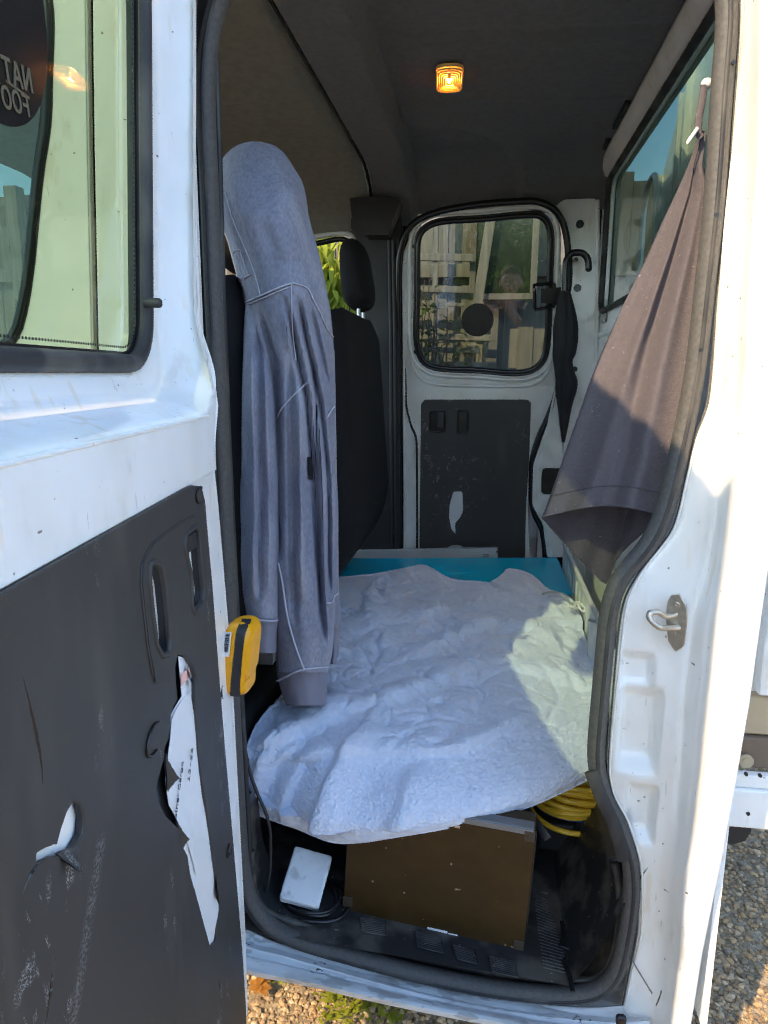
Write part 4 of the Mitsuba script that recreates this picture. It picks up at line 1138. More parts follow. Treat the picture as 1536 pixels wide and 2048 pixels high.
tag('dark_top', 'dark purple brown cloth top hanging in a cone from the rear pillar', 'shirt')
add('dark_top__front', grid(front), 'shirt_cloth', smooth=True)
add('dark_top__back', grid(back_), 'shirt_cloth', smooth=True, label='inner back layer showing below the open hem')
hem = front[-1]
add('dark_top__hem', tube(hem + (0, -.001, .001), .0022, 6), 'shirt_cloth', smooth=True)
add('dark_top__hem', tube(back_[-1], .0022, 6), 'shirt_cloth', smooth=True)
add('dark_top__hem_seam', tube(front[-9] + (0, -.0015, 0), .0009, 5), 'shirt_cloth', smooth=True)
e = [aty(x, y, 1.335) for x, y in ((1408, 170), (1404, 205), (1398, 235), (1396, 262), (1403, 275))]
add('dark_top__hanging_loop', tube(spl(e, 24), .006, 8, flat=(1, .5), up=(0, 1, 0)), 'shirt_cloth', smooth=True)
e = [aty(x, y, 1.325) for x, y in ((1396, 256), (1386, 270), (1374, 288))]
add('van__coat_hook', tube(spl(e, 16), [.0035] * 14 + [.003, .002], 10), 'white_plastic', smooth=True, label='small white coat hook')
add('van__coat_hook__knob', trimesh.creation.icosphere(2, .009).apply_translation(aty(1413, 168, 1.34)), 'white_plastic', smooth=True)

# ---- towel over the stack
TG = [[(512, 1628, .635), (590, 1655, .640), (685, 1686, .640), (830, 1667, .690), (1000, 1632, .705), (1180, 1557, .745)],
      [(504, 1588, .700), (592, 1612, .720), (688, 1640, .725), (830, 1622, .752), (1000, 1585, .765), (1192, 1515, .790)],
      [(499, 1530, .768), (596, 1548, .772), (692, 1560, .775), (832, 1540, .800), (1004, 1500, .815), (1204, 1458, .826)],
      [(498, 1492, .802), (590, 1486, .820), (700, 1474, .826), (850, 1450, .845), (1010, 1415, .855), (1208, 1403, .850)],
      [(528, 1432, .835), (605, 1390, .850), (720, 1350, .862), (870, 1322, .875), (1032, 1300, .885), (1204, 1348, .860)],
      [(580, 1360, .842), (640, 1290, .868), (760, 1250, .890), (895, 1235, .900), (1040, 1220, .910), (1172, 1285, .866)],
      [(610, 1250, .850), (670, 1200, .885), (790, 1180, .905), (900, 1190, .905), (1030, 1178, .925), (1150, 1222, .880)],
      [(640, 1180, .855), (700, 1150, .895), (848, 1134, .925), (905, 1160, .905), (1012, 1143, .945), (1108, 1188, .890)]]
NU = 15
ug = np.linspace(0, 1, NU)
rowsg = []
for r in TG[:-1]:
    rowsg.append(PchipInterpolator(np.linspace(0, 1, len(r)), np.array(r, float))(ug))
bk_row = [(640, 1176, .893), (680, 1158, .893), (730, 1152, .897), (790, 1143, .908), (832, 1134, .922), (850, 1133, .924), (872, 1144, .915), (905, 1161, .902), (950, 1165, .902), (996, 1166, .902), (1010, 1148, .932), (1020, 1140, .942), (1050, 1146, .935), (1075, 1162, .918), (1112, 1192, .885)]
rowsg.append(np.array(bk_row, float))
G = np.array([[atz(*q) for q in r] for r in rowsg])
vs, us = np.linspace(0, 1, len(G)), ug
vv, uu = np.linspace(0, 1, 560), np.linspace(0, 1, 560)
P = np.stack([RectBivariateSpline(vs, us, G[..., k], kx=3, ky=3)(vv, uu) for k in range(3)], -1)
V2, U2 = np.meshgrid(vv, uu, indexing='ij')
n_ = np.cross(np.gradient(P, axis=1), np.gradient(P, axis=0)); n_ /= np.linalg.norm(n_, axis=-1, keepdims=True)
n_ *= np.sign(n_[..., 2:3] + 1e-9)
q = np.stack([P[..., 0], P[..., 1], P[..., 2] * 0], -1)
w1 = meshkit.fbm(q * 7 + 3, 3, 1) - .5


def turn(q, f, a, wob, seed):
    """Cloth points turned by a, scaled by f and bent by a slow noise."""
    w = np.stack([meshkit.fbm(q * 5, 2, seed + 31), meshkit.fbm(q * 5 + 9, 2, seed + 57), q[..., 2]], -1) - .5
    p = q + wob * w
    c, s_ = math.cos(a), math.sin(a)
    return np.stack([(p[..., 0] * c + p[..., 1] * s_) * f, (-p[..., 0] * s_ + p[..., 1] * c) * f * .6, p[..., 2]], -1)


def crinkle(f, a, seed, w):
    """Thin creases along the middle contour of a noise, between soft cushions."""
    n = 2 * meshkit.fbm(turn(q, f, a, .10, seed), 2, seed) - 1
    return -np.exp(-(n / w) ** 2) + .12 * np.abs(n)


edge = np.clip(np.minimum(np.minimum(U2, 1 - U2), np.minimum(V2 * 1.0, 1 - V2)) / .05, 0, 1)
ck = np.clip((V2 - .26) / .30, 0, 1) * .8 + .20
disp = .017 * w1 + (.0095 * crinkle(8, .5, 2, .10) + .0085 * crinkle(13, 1.9, 6, .10) + .0055 * crinkle(24, 1.1, 9, .13)) * ck + .006 * crinkle(5, 2.4, 14, .16)


def crease(pts, w, a, asym=.35):
    """A soft fold along a path given in towel coordinates (u, v), steeper on one side."""
    c = np.array(pts, float)
    along = 0 if np.ptp(c[:, 0]) >= np.ptp(c[:, 1]) else 1
    c = c[np.argsort(c[:, along])]
    S, O = (U2, V2) if along == 0 else (V2, U2)
    S = S + .02 * (meshkit.fbm(np.stack([U2 * 6, V2 * 6, U2 * 0], -1), 2, 77) - .5)
    f = PchipInterpolator(c[:, along], c[:, 1 - along])
    lo, hi = c[0, along], c[-1, along]
    d = O - f(np.clip(S, lo, hi)) + .035 * (meshkit.fbm(np.stack([U2 * 5, V2 * 5, U2 * 0], -1), 2, 78) - .5)
    fade = np.clip((S - lo + .06) / .12, 0, 1) * np.clip((hi + .06 - S) / .12, 0, 1)
    k = .5 + .5 * np.tanh(d / (w * .3))
    wd = w * (asym + (1 - asym) * k)
    return a * fade * np.exp(-(d / wd) ** 2)


disp += crease([(.05, .42), (.25, .47), (.5, .50), (.75, .54), (.98, .50)], .05, .024) + crease([(.18, .36), (.45, .37), (.7, .33), (.85, .40)], .045, .020) + crease([(.55, .60), (.78, .66), (.95, .58)], .04, .020)
disp += crease([(.30, .95), (.33, .80), (.42, .66)], .05, .014) + crease([(.62, .98), (.60, .84), (.66, .72)], .05, -.012) + crease([(.05, .12), (.10, .28), (.22, .42)], .05, -.022) + crease([(.30, .02), (.32, .15), (.36, .32), (.46, .46)], .07, .028) + crease([(.16, .04), (.18, .2), (.24, .36)], .05, -.018) + crease([(.55, .04), (.57, .16), (.60, .30)], .07, .014)
disp += crease([(.80, .98), (.86, .80), (.97, .70)], .05, .016) + crease([(.0, .05), (.03, .25), (.10, .42)], .03, .018) + crease([(.50, .72), (.72, .80), (.90, .76)], .035, .010) + crease([(.12, .60), (.30, .66), (.5, .62)], .035, .010)
flat = np.clip((V2 - .045) / .012, 0, 1)
P = P + n_ * (disp * (.06 + .94 * edge) + .0035 * flat)[..., None]
P += n_ * flat[..., None] * (.0040 * (meshkit.fbm(np.stack([P[..., 0], P[..., 1], P[..., 2]], -1) * 210, 2, 8) - .5))[..., None]
_m = (P[..., 1] > 2.16) & (P[..., 0] < .34)
P[..., 2] = np.where(_m, np.maximum(P[..., 2], .896 + .004 * meshkit.noise(P * 30)), P[..., 2])
TOW = P
under = P - n_ * .006
add('towel', grid(P), 'towel_cloth', smooth=True, label='white terry towel spread in wrinkles over the boxes', cat='towel')
add('towel__hem', tube(P[0, :], .0026, 8), 'towel_cloth', smooth=True)
add('towel__hem', tube(P[:, 0], .0026, 8), 'towel_cloth', smooth=True)
add('towel__hem', tube(P[:, -1], .0026, 8), 'towel_cloth', smooth=True)
add('towel__hem', tube(P[-1, :], .0035, 8), 'towel_cloth', smooth=True)
ms = []
for i in range(6, 556, 8):
    ms.append(tube(np.array([P[j, i] + n_[j, i] * .0010 for j in range(5, 24, 3)]), .0015, 4))
add('towel__woven_border', ms, 'towel_cloth', smooth=True, kind='stuff')

# ---- what carries the towel
add('storage_box', [box((-.36, 1.80, .46), (.20, 2.42, .80), .02), box((-.36, 1.78, .765), (.20, 2.44, .80), .008)], 'dark_plastic', smooth=40, label='black storage box under the towel, behind the brown case', cat='box')
cr = [box((-.25, 1.42, .47), (.112, 1.70, .70), .01)]
add('black_crate', cr, 'dark_plastic', smooth=40, label='black ribbed crate just behind the brown case', cat='crate')
for k in range(9):
    add('black_crate__rib', box((-.04 + k * .017, 1.408, .60), (-.032 + k * .017, 1.42, .70)), 'gloss_black')
add('rear_box', [box((-.60, 2.38, .45), (.24, 2.98, .855), .015)], 'dark_plastic', smooth=40, label='dark box under the blue board', cat='box')

# ---- blue board
bc = [(640, 1115), (1115, 1115), (1145, 1184), (640, 1186)]
q = [atz(x, y, .886) for x, y in bc]
q[0] = atz(600, 1117, .886); q[3] = q[0] + (q[2] - q[1])
pl = sg.Polygon([(v[0], v[1]) for v in q])
add('blue_board', plate(pl, .012, (0, 0, .874), (1, 0, 0), (0, 1, 0), .003), 'blue_plastic', smooth=40, label='bright blue textured plastic board behind the towel', cat='board')
add('blue_board__edge', tube(np.array([q[3], q[2]]) + (0, -.001, -.006), .0052, 8), 'blue_plastic', smooth=True)
# oval mould mark
c = atz(905, 1140, .886)
th = np.linspace(0, 2 * math.pi, 40, endpoint=False)
for r in (.055, .045):
    add('blue_board__mould_ring', tube(np.stack([c[0] + r * np.cos(th) * 1.3, c[1] + r * np.sin(th), np.full(40, .8865)], 1), .0016, 5, closed=True), 'blue_plastic', smooth=True)

# ---- white profile behind the board
a, b = aty(700, 1103, 2.955), aty(996, 1098, 2.955)
w = (b - a)[:2]
poly = sg.Polygon([(aty(x, y, 2.955)[0], aty(x, y, 2.955)[2]) for x, y in ((702, 1102), (996, 1096), (996, 1103), (992, 1103), (992, 1107), (996, 1108), (996, 1130), (688, 1130))])
add('white_profile', back(poly, .03, 2.985, .003), 'grey_plastic', smooth=40, label='pale grey plastic profile lying behind the blue board', cat='profile')
for x in (876, 916):
    add('white_profile__stud', disc(aty(x, 1099, 2.955), (0, 0, 1), .005, .008, 10), 'grey_plastic')
for y in (1109, 1113):
    add('white_profile__mark', back(sg.box(aty(966, 1100, 2.955)[0], aty(966, y + 1, 2.955)[2], aty(978, 1100, 2.955)[0], aty(978, y, 2.955)[2]), .001, 2.9545), 'ink')
c = aty(912, 1103, 3.0)
add('round_lid', tube(np.array([c + (0, y, -.035) for y in (0, .012)]), .062, 32), 'grey_plastic', smooth=40, label='pale round lid peeping over the grey profile', cat='lid')

# ---- white crate along the rear wall
CX = .325
cyl = [(1126, 1085), (1210, 1178)]
y0, y1 = 1.62, 2.86
zt = lambda y: np.interp(y, [1.5, 2.0, 2.86], [.955, .985, .965])
sd = sg.Polygon([(y0, .50), (y1, .50), (y1, .985), (y0, .985)])
slots = [sg.box(y, .80, y + .028, .955).buffer(-.006).buffer(.006) for y in np.arange(2.05, 2.80, .085)]
sdh = sd
for s in slots:
    sdh = sdh.difference(s)
add('white_crate', [plate(sdh, .006, (CX, 0, 0), (0, 1, 0), (0, 0, 1), .0018), box((CX + .004, y0, .5), (.42, y0 + .006, .985)), box((CX + .004, y1, .5), (.42, y1 + .006, .985)), box((.414, y0, .5), (.420, y1, .985)), box((CX, y0, .495), (.42, y1, .503))], 'white_plastic', smooth=40, label='white slotted plastic crate along the rear cab wall', cat='crate')
add('white_crate__rim', tube(np.array([(CX, y0, .985), (CX, y1, .985), (.42, y1, .985), (.42, y0, .985)]), .008, 8, closed=True), 'white_plastic', smooth=True)
add('white_crate__strut', tube(np.array([(CX - .003, 1.95, .975), (CX - .004, 1.96, .78), (CX - .003, 1.965, .6)]), [.022, .012, .008], 10), 'white_plastic', smooth=True)

# ---- knotted cord behind the towel
c = atz(1140, 1212, .93)
th = np.linspace(0, 5 * math.pi, 120)
kn = np.stack([c[0] + .016 * np.cos(th) * (1 + .3 * np.sin(3 * th)) + .002 * th, c[1] + .022 * np.sin(th * 1.3), c[2] + .008 * np.cos(2.1 * th)], 1)
add('white_rope', tube(kn, .0035, 7), 'paper', smooth=True, label='knotted white rope lying at the right rear corner of the towel', cat='rope')
cb = [atz(x, y, .93) for x, y in ((1085, 1188), (1110, 1184), (1132, 1196), (1142, 1210))]
add('white_rope__tail', tube(spl(cb, 30), .004, 7), 'grey_plastic', smooth=True)

# ---- brown case
f0, f1 = atz(685, 1830, .452), atz(1048, 1897, .452)
f0, f1 = np.array([-.283, 1.372, .455]), np.array([.118, 1.340, .437])
tr_ = aty(1060, 1672, 1.345)
ex = (f1 - f0) / np.linalg.norm(f1 - f0); ez = np.array([.02, .04, 1.0]); ez /= np.linalg.norm(ez)
ey = np.cross(ez, ex); ey /= np.linalg.norm(ey); ez = np.cross(ex, ey)
wd, ht, dp = np.linalg.norm(f1 - f0), .282, .07
Rm = np.stack([ex, ey, ez], 1)
bc_ = lambda s, c, r=.004: rbox(s, r, f0 + Rm @ np.array(c, float), Rm)
add('brown_case', bc_((wd, dp, ht), (wd / 2, dp / 2, ht / 2), .003), 'brown_board', smooth=40, label='brown board case with metal edging standing in the footwell', cat='case')
add('brown_case__top_edging', [bc_((wd * .42, .030, .004), (wd * .78, .016, ht + .0005), .0015), bc_((wd * .42, .003, .012), (wd * .78, -.0008, ht - .005), .001)], 'worn_edging', smooth=40)
add('brown_case__side_edging', [bc_((.004, .02, ht * .96), (wd + .0008, .010, ht * .48), .0015)], 'gloss_black', smooth=40)
for x, z in ((wd - .012, ht - .014), (wd - .012, .012), (.010, .030)):
    add('brown_case__corner', [bc_((.022, .003, .024), (x, -.0012, z), .001), bc_((.005, .003, .005), (x - .002, -.0032, z), .001)], 'dark_bronze', smooth=40)
for x, z in ((.24, ht - .022),):
    add('brown_case__rivet', bc_((.012, .003, .006), (x, -.0012, z), .001), 'steel', smooth=40)
add('brown_case__chipped_edge', [bc_((.045, .002, .006), (.215, -.0006, .006), .0008), bc_((.02, .002, .004), (.25, -.0008, .004), .0008)], 'paper', smooth=40)
add('brown_case__foot', bc_((.012, .01, .01), (.035, -.004, -.004), .003), 'gloss_black', smooth=40)

# ---- white foam block
P4 = [aty(x, y, yy) for x, y, yy in ((586, 1690, 1.43), (661, 1710, 1.43), (640, 1818, 1.335), (562, 1795, 1.335))]
c = sum(P4) / 4
bx_ = (P4[1] - P4[0] + P4[2] - P4[3]) / 2; by_ = (P4[0] - P4[3] + P4[1] - P4[2]) / 2
lx, ly = np.linalg.norm(bx_), np.linalg.norm(by_)
bx_ /= lx; bzz = np.cross(bx_, by_); bzz /= np.linalg.norm(bzz); by_ = np.cross(bzz, bx_)
th_ = .032
fb = trimesh.creation.box((lx, ly, th_)); fb = fb.subdivide_to_size(.006) if hasattr(fb, 'subdivide_to_size') else fb
fb = rbox((lx, ly, th_), .005)
fb = fb.subdivide_to_size(.007)
v = fb.vertices
fb.vertices = v + .0022 * (np.stack([meshkit.fbm(v * 45, 2, s) for s in (1, 2, 3)], 1) - .5)
fb.vertices = (fb.vertices - (0, 0, th_ / 2)) @ np.stack([bx_, by_, bzz], 1).T + c


def f_foam(p, n, uv):
    return mix((0.80, 0.83, 0.86), (0.55, 0.58, 0.58), smoothstep(0.55, 0.75, fbm(p.x * 45, p.y * 45, p.z * 45, 4)))


mat('foam_mat', proc(f_foam), 0.9, 0.1, bump=b_grain, bscale=.0006)
add('foam_block', fb, 'foam_mat', smooth=45, label='dirty white foam block lying on coiled black cable', cat='foam block')

# ---- cables
cc = atz(618, 1815, .472)
th = np.linspace(0, 2 * math.pi * 3, 260)
r = .062 + .012 * np.sin(th / 4 * 1.3) + .004 * np.sin(th * 2.3)
cbl = np.stack([cc[0] + 1.15 * r * np.cos(th), cc[1] + .03 + r * np.sin(th), .464 + .005 * th / 6.28 + .004 * np.sin(3 * th)], 1)
add('black_cable_coil', tube(cbl, .0048, 8), 'gloss_black', smooth=True, label='black cable coiled under the white foam block', cat='cable')
cb = [aty(x, y, yy) for x, y, yy in ((490, 1490, 1.34), (500, 1545, 1.335), (516, 1590, 1.33), (533, 1630, 1.325), (541, 1670, 1.325), (541, 1720, 1.33), (536, 1765, 1.34), (520, 1812, 1.36))]
add('hanging_cable', tube(spl(cb, 60), .0036, 8), 'dark_plastic', smooth=True, label='thin black cable hanging down the left edge of the footwell', cat='cable')
# red spot: reflector of a tool in the dark
add('red_cap', tube(np.array([aty(500, 1440, 1.62), aty(504, 1448, 1.62)]), [.012, .009], 14), 'red_plastic', smooth=40, label='small red plastic cap in the dark beside the towel', cat='cap')
# black strap right of the crate
cb = [aty(x, y, yy) for x, y, yy in ((1046, 1608, 1.50), (1062, 1632, 1.48), (1082, 1658, 1.46), (1096, 1678, 1.45))]
add('black_strap', tube(spl(cb, 20), .008, 6, flat=(1.3, .4), up=(0, 1, 0)), 'dark_plastic', smooth=40, label='black strap end hanging beside the brown case', cat='strap')

# ---- yellow hose coil with a blue turn
hc = np.array([.255, 1.73, .632])
YH = ('yellow hose coiled under the right edge of the towel', 'hose')
hr = np.random.default_rng(3)
for i in range(15):
    th = np.linspace(0, 2 * math.pi, 60, endpoint=False)
    rr = .096 + .026 * hr.random() - .004 * (i > 5)
    zc = i * .0058 + .004 * hr.random()
    ph, tilt = hr.random() * 6.28, .10 * hr.random()
    ctr = hc + (.024 * (hr.random() - .5), .024 * (hr.random() - .5), -.052 + zc)
    ring = np.stack([ctr[0] + rr * np.cos(th), ctr[1] + rr * 1.05 * np.sin(th), ctr[2] + rr * tilt * np.cos(th + ph)], 1)
    add('yellow_hose__turn', tube(ring, .0074, 9, closed=True), 'hose_yellow', smooth=True)
th = np.linspace(0, 2 * math.pi, 60, endpoint=False)
tag('yellow_hose', *YH)
add('blue_hose', tube(np.stack([hc[0] + .102 * np.cos(th), hc[1] + .100 * np.sin(th), hc[2] - .063 + .004 * np.cos(th)], 1), .0065, 9, closed=True), 'hose_blue', smooth=True, label='single blue hose turn under the yellow coil', cat='hose')
add('yellow_hose__turn', tube(np.stack([hc[0] - .004 + .106 * np.cos(th), hc[1] - .012 + .108 * np.sin(th), hc[2] - .083 + .006 * np.sin(th)], 1), .0068, 9, closed=True), 'hose_yellow', smooth=True)
add('hose_box', box((.165, 1.66, .45), (.30, 1.90, .530), .01), 'dark_plastic', smooth=40, label='low black box under the yellow hose', cat='box')

# ---- yellow tape measure wedged by the pillar
YT = 1.105
ol = [(440, 1310), (441, 1285), (448, 1262), (458, 1249), (470, 1245), (486, 1244), (500, 1248), (507, 1258), (509, 1275), (505, 1320), (501, 1348), (499, 1352), (497, 1378), (494, 1386), (484, 1389), (460, 1388), (451, 1386), (448, 1360), (441, 1340), (438, 1325)]
pts = np.array([[aty(x, y, YT)[0], aty(x, y, YT)[2]] for x, y in ol])
sm = sg.Polygon(spl(pts, 80, closed=True))
P = []
for s, d in ((.02, -.024), (.55, -.023), (.80, -.019), (.92, -.012), (.985, -.003), (1.0, .008), (1.0, .030), (.97, .04), (.02, .042)):
    c = np.array(sm.centroid.coords[0]); o = np.array(sm.exterior.coords)[:-1]
    P.append([[c[0] + (a - c[0]) * s, YT + d, c[1] + (b - c[1]) * s] for a, b in o])
TPG = np.array(P)
add('tape_measure', grid(TPG, cu=True), 'yellow_plastic', smooth=50, label='yellow tape measure with a black band and barcode sticker, wedged at the door edge', cat='tape measure')
cen = np.array(sm.centroid.coords[0])


def tz(x, z, k=.0):
    """Front of the tape measure's rounded case at (x, z)."""
    o = np.array(sm.exterior.coords)[:-1] - cen
    v = np.array([x, z]) - cen
    ang = np.arctan2(o[:, 1], o[:, 0]); i = np.argmin(np.abs(np.angle(np.exp(1j * (ang - math.atan2(v[1], v[0]))))))
    s = min(1.0, np.hypot(*v) / np.hypot(*o[i]))
    return np.array([x, YT + np.interp(s, [.02, .55, .80, .92, .985, 1.0], [-.024, -.023, -.019, -.012, -.003, .008]) - k, z])


bd = []
for py in np.linspace(1247, 1388, 40):
    l, r_ = np.interp(py, [1245, 1300, 1389], [474, 471, 461]), np.interp(py, [1245, 1300, 1389], [493, 488, 480])
    row = []
    for x in np.linspace(l, r_, 6):
        w_ = aty(x, py, YT - .018)
        row.append(tz(w_[0], w_[2], .0016))
    bd.append(row)
bd = np.array(bd)
add('tape_measure__band', grid(bd), 'dark_plastic', smooth=60)
stk = [aty(x, y, YT - .0255) for x, y in ((449, 1265), (463, 1264), (458, 1314), (443, 1312))]
ns = np.cross(stk[1] - stk[0], stk[3] - stk[0]); ns /= np.linalg.norm(ns)
add('tape_measure__sticker', tm(trimesh.convex.convex_hull(np.array([p + ns * d for p in stk for d in (0, .0006)]))), 'paper', label='white barcode sticker')
ms = []
br = np.random.default_rng(11)
t = .06
while t < .82:
    wv = .012 + .03 * br.random()
    q4 = []
    for tt in (t, t + wv):
        for s in (.22, .80):
            a = stk[0] * (1 - s) + stk[1] * s; b = stk[3] * (1 - s) + stk[2] * s
            q4.append(a * (1 - tt) + b * tt)
    ms.append(tm(trimesh.convex.convex_hull(np.array([p + np.array([0, -1, 0]) * d for p in q4 for d in (.0002, .0016)]))))
    t += wv + .015 + .03 * br.random()
add('tape_measure__bars', ms, 'ink')
ln = [aty(x, y, YT - .014) for x, y in ((446, 1352), (456, 1360), (470, 1366), (486, 1364), (498, 1354))]
add('tape_measure__seam', tube(spl(ln, 20), .0012, 6), 'yellow_plastic', smooth=True)
add('tape_measure__end_hook', rbox((.018, .012, .020), .002, aty(471, 1380, YT - .012)), 'dark_plastic', smooth=40)

# ---- umbrella hanging by the far pillar
UY = 2.86
tag('umbrella', 'closed black umbrella hanging by its hooked handle from the far pillar', 'umbrella')
hk = spl([aty(x, y, UY) for x, y in ((1131, 590), (1131, 545), (1132, 525), (1139, 511), (1150, 505), (1163, 506), (1173, 514), (1177, 527), (1177, 543))], 60)
add('umbrella__handle', tube(hk, [.0125] * 58 + [.011, .006], 12), 'gloss_black', smooth=True)
um = [(582, 1120, 1140), (600, 1114, 1146), (620, 1110, 1152), (640, 1107, 1156), (680, 1104, 1158), (705, 1103, 1154), (722, 1105, 1146), (740, 1107, 1150), (765, 1108, 1158), (790, 1110, 1152), (820, 1114, 1144), (850, 1118, 1138), (872, 1121, 1133), (885, 1123, 1130)]
ur = np.array(um, float)
P = []
for py in np.linspace(582, 885, 90):
    l, r_ = PchipInterpolator(ur[:, 0], ur[:, 1])(py), PchipInterpolator(ur[:, 0], ur[:, 2])(py)
    a, b = aty(l, py, UY), aty(r_, py, UY)
    c, rad = (a + b) / 2, (b - a)[0] / 2
    th = np.linspace(0, 2 * math.pi, 64, endpoint=False)
    pl_ = 1 - .24 * np.abs(np.sin(4 * th + py * .006)) ** .7
    P.append(np.stack([c[0] + rad * pl_ * np.cos(th), c[1] + rad * .8 * pl_ * np.sin(th), np.full(64, c[2])], 1))
mat('umbrella_cloth', (0.026, 0.026, 0.029), 0.75, 0.3)
add('umbrella__canopy', grid(np.array(P), cu=True), 'umbrella_cloth', smooth=50)
tp_ = aty(1126, 884, UY)
add('umbrella__tip', tube(np.array([tp_ + (0, 0, .004), tp_ + (0.002, 0, -.045)]), [.004, .0022], 8), 'grey_plastic', smooth=True)
hp = aty(1152, 520, UY + .02)
add('van__far_pillar__peg', tube(np.array([aty(1152, 519, UY - .01), aty(1152, 519, 2.99)]), .0085, 12), 'gloss_black', smooth=40)

# ================================================================== outside: ground, gravel, leaves
gx = np.r_[-150, -60, -20, -8, np.linspace(-4, 6, 90), 10, 25, 60, 150]
gy = np.r_[-150, -60, -20, -8, np.linspace(-2, 8, 90), 12, 25, 60, 150]
X, Y = np.meshgrid(gx, gy, indexing='ij')
near = np.exp(-((X / 6) ** 2 + ((Y - 2) / 6) ** 2))
Z = -.012 + .02 * near * (meshkit.fbm(np.stack([X * 1.3, Y * 1.3, X * 0], -1), 3) - .5)
add('ground', grid(np.stack([X, Y, Z], -1)), 'ground_mat', smooth=True, label='gravel yard under and around the van', kind='structure')
gr = np.random.default_rng(5)
ico = trimesh.creation.icosahedron()
iv, jf = np.array(ico.vertices), np.array(ico.faces)


def stones(n, x0, x1, y0, y1, s0, s1):
    c = np.stack([gr.uniform(x0, x1, n), gr.uniform(y0, y1, n)], 1)
    s = s0 + (s1 - s0) * gr.random(n) ** 2.5
    v = iv[None] * (1 + .45 * (gr.random((n, 12, 1)) - .5))
    v = v * (s[:, None] * (0.75 + .6 * gr.random((n, 3))))[:, None, :] * (1, 1, .7)
    a = gr.random(n) * 6.283
    x = v[..., 0] * np.cos(a)[:, None] - v[..., 1] * np.sin(a)[:, None]; y = v[..., 0] * np.sin(a)[:, None] + v[..., 1] * np.cos(a)[:, None]
    zg = -.012 + .02 * np.exp(-((c[:, 0] / 6) ** 2 + ((c[:, 1] - 2) / 6) ** 2)) * (meshkit.fbm(np.stack([c[:, 0] * 1.3, c[:, 1] * 1.3, c[:, 0] * 0], -1), 3) - .5)
    v = np.stack([x + c[:, :1], y + c[:, 1:], v[..., 2] + (zg + s * .25)[:, None]], -1)
    tone = np.array([(.36, .255, .15), (.27, .19, .11), (.44, .335, .215), (.20, .15, .10), (.36, .24, .13)])[gr.integers(0, 5, n)] * (0.75 + .5 * gr.random((n, 1)))
    return v.reshape(-1, 3), (jf[None] + 12 * np.arange(n)[:, None, None]).reshape(-1, 3), np.repeat(tone, 12, 0)


sv, sf, scol = [], [], []
off = 0
for arg in ((15000, -.75, .75, 1.15, 2.3, .0035, .0105), (40000, .3, 2.4, .9, 3.8, .0035, .012), (5000, -2.5, .4, -.8, 1.2, .005, .014), (5000, -2, 1.5, 3.3, 4.3, .005, .014)):
    v, f, c = stones(*arg)
    sv.append(v); sf.append(f + off); scol.append(c); off += len(v)
SV, SF, SC = np.vstack(sv), np.vstack(sf), np.vstack(scol)
# faceted stones with a colour of their own: split the vertices
fv = SV[SF].reshape(-1, 3); fc = SC[SF].reshape(-1, 3)
add('gravel', trimesh.Trimesh(fv, np.arange(len(fv)).reshape(-1, 3), process=False), 'stone', smooth=False, label='loose pale brown gravel stones on the ground', kind='stuff', color=fc)


def leaf_faces(c, d, up, L, W, curl=.15):
    """One pointed leaf: midrib folded, tip drooping."""
    d = d / np.linalg.norm(d); s = np.cross(d, up); s /= np.linalg.norm(s) + 1e-9; n = np.cross(s, d)
    p = [c, c + d * L * .35 + s * W / 2 + n * W * .18, c + d * L * .38, c + d * L * .35 - s * W / 2 + n * W * .18, c + d * L * .72 + s * W * .36 - n * L * curl * .4, c + d * L * .74 - n * L * curl * .5, c + d * L * .72 - s * W * .36 - n * L * curl * .4, c + d * L - n * L * curl]
    f = [(0, 1, 2), (0, 2, 3), (1, 4, 5), (1, 5, 2), (2, 5, 6), (2, 6, 3), (4, 7, 5), (5, 7, 6)]
    return p, f


def leaves(items):
    V, Fc = [], []
    for it in items:
        p, f = leaf_faces(*it)
        o = len(V); V += p; Fc += [(a + o, b + o, c + o) for a, b, c in f]
    return trimesh.Trimesh(np.array(V), np.array(Fc), process=False)


lr = np.random.default_rng(21)


def rdir(zlo=-1, zhi=1):
    a = lr.random() * 6.283; z = lr.uniform(zlo, zhi); r = math.sqrt(max(0, 1 - z * z))
    return np.array([r * math.cos(a), r * math.sin(a), z])


# dry orange leaf and yellow weeds on the lit gravel
c = atz(520, 1972, .012)
it = [(c + .004 * rdir(), np.array([math.cos(a), math.sin(a), .12]), np.array([0, 0, 1.0]), .035, .024, .1) for a in np.linspace(0, 5.4, 7)]
add('fallen_leaf', leaves(it), 'leaf_dry', smooth=40, label='dry orange leaf on the gravel by the open door', cat='leaf')
for i, (x, y, n) in enumerate(((572, 1962, 16), (672, 1998, 26), (704, 2020, 22), (735, 2012, 18), (775, 2030, 20), (655, 2036, 16))):
    c = atz(x, y, .0)
    it = []
    for k in range(n):
        p0 = c + (.022 * lr.normal(), .022 * lr.normal(), .004 + .012 * lr.random())
        it.append((p0, rdir(.0, .6), np.array([0, 0, 1.0]), .014 + .014 * lr.random(), .007 + .006 * lr.random(), .3))
    st = [tube(spl([c + (0, 0, -.004), (c + q[0]) / 2 + (0, 0, .003), q[0]], 6), .0012, 4) for q in it]
    add('ground_weed', [leaves(it)] + st, 'leaf_weed', smooth=40, label=('small yellow green weed nearest the orange leaf', 'yellow green weed in the gravel under the sill, left of centre', 'bushy yellow green weed low at the picture edge', 'yellow green weed between its neighbours on the gravel', 'rightmost yellow green weed at the rim of the shadow', 'lowest yellow green weed under the sill')[i], cat='weed', group='weeds in the gravel')

# ================================================================== fence beyond the van
FY = 4.35
fr_ = np.random.default_rng(2)


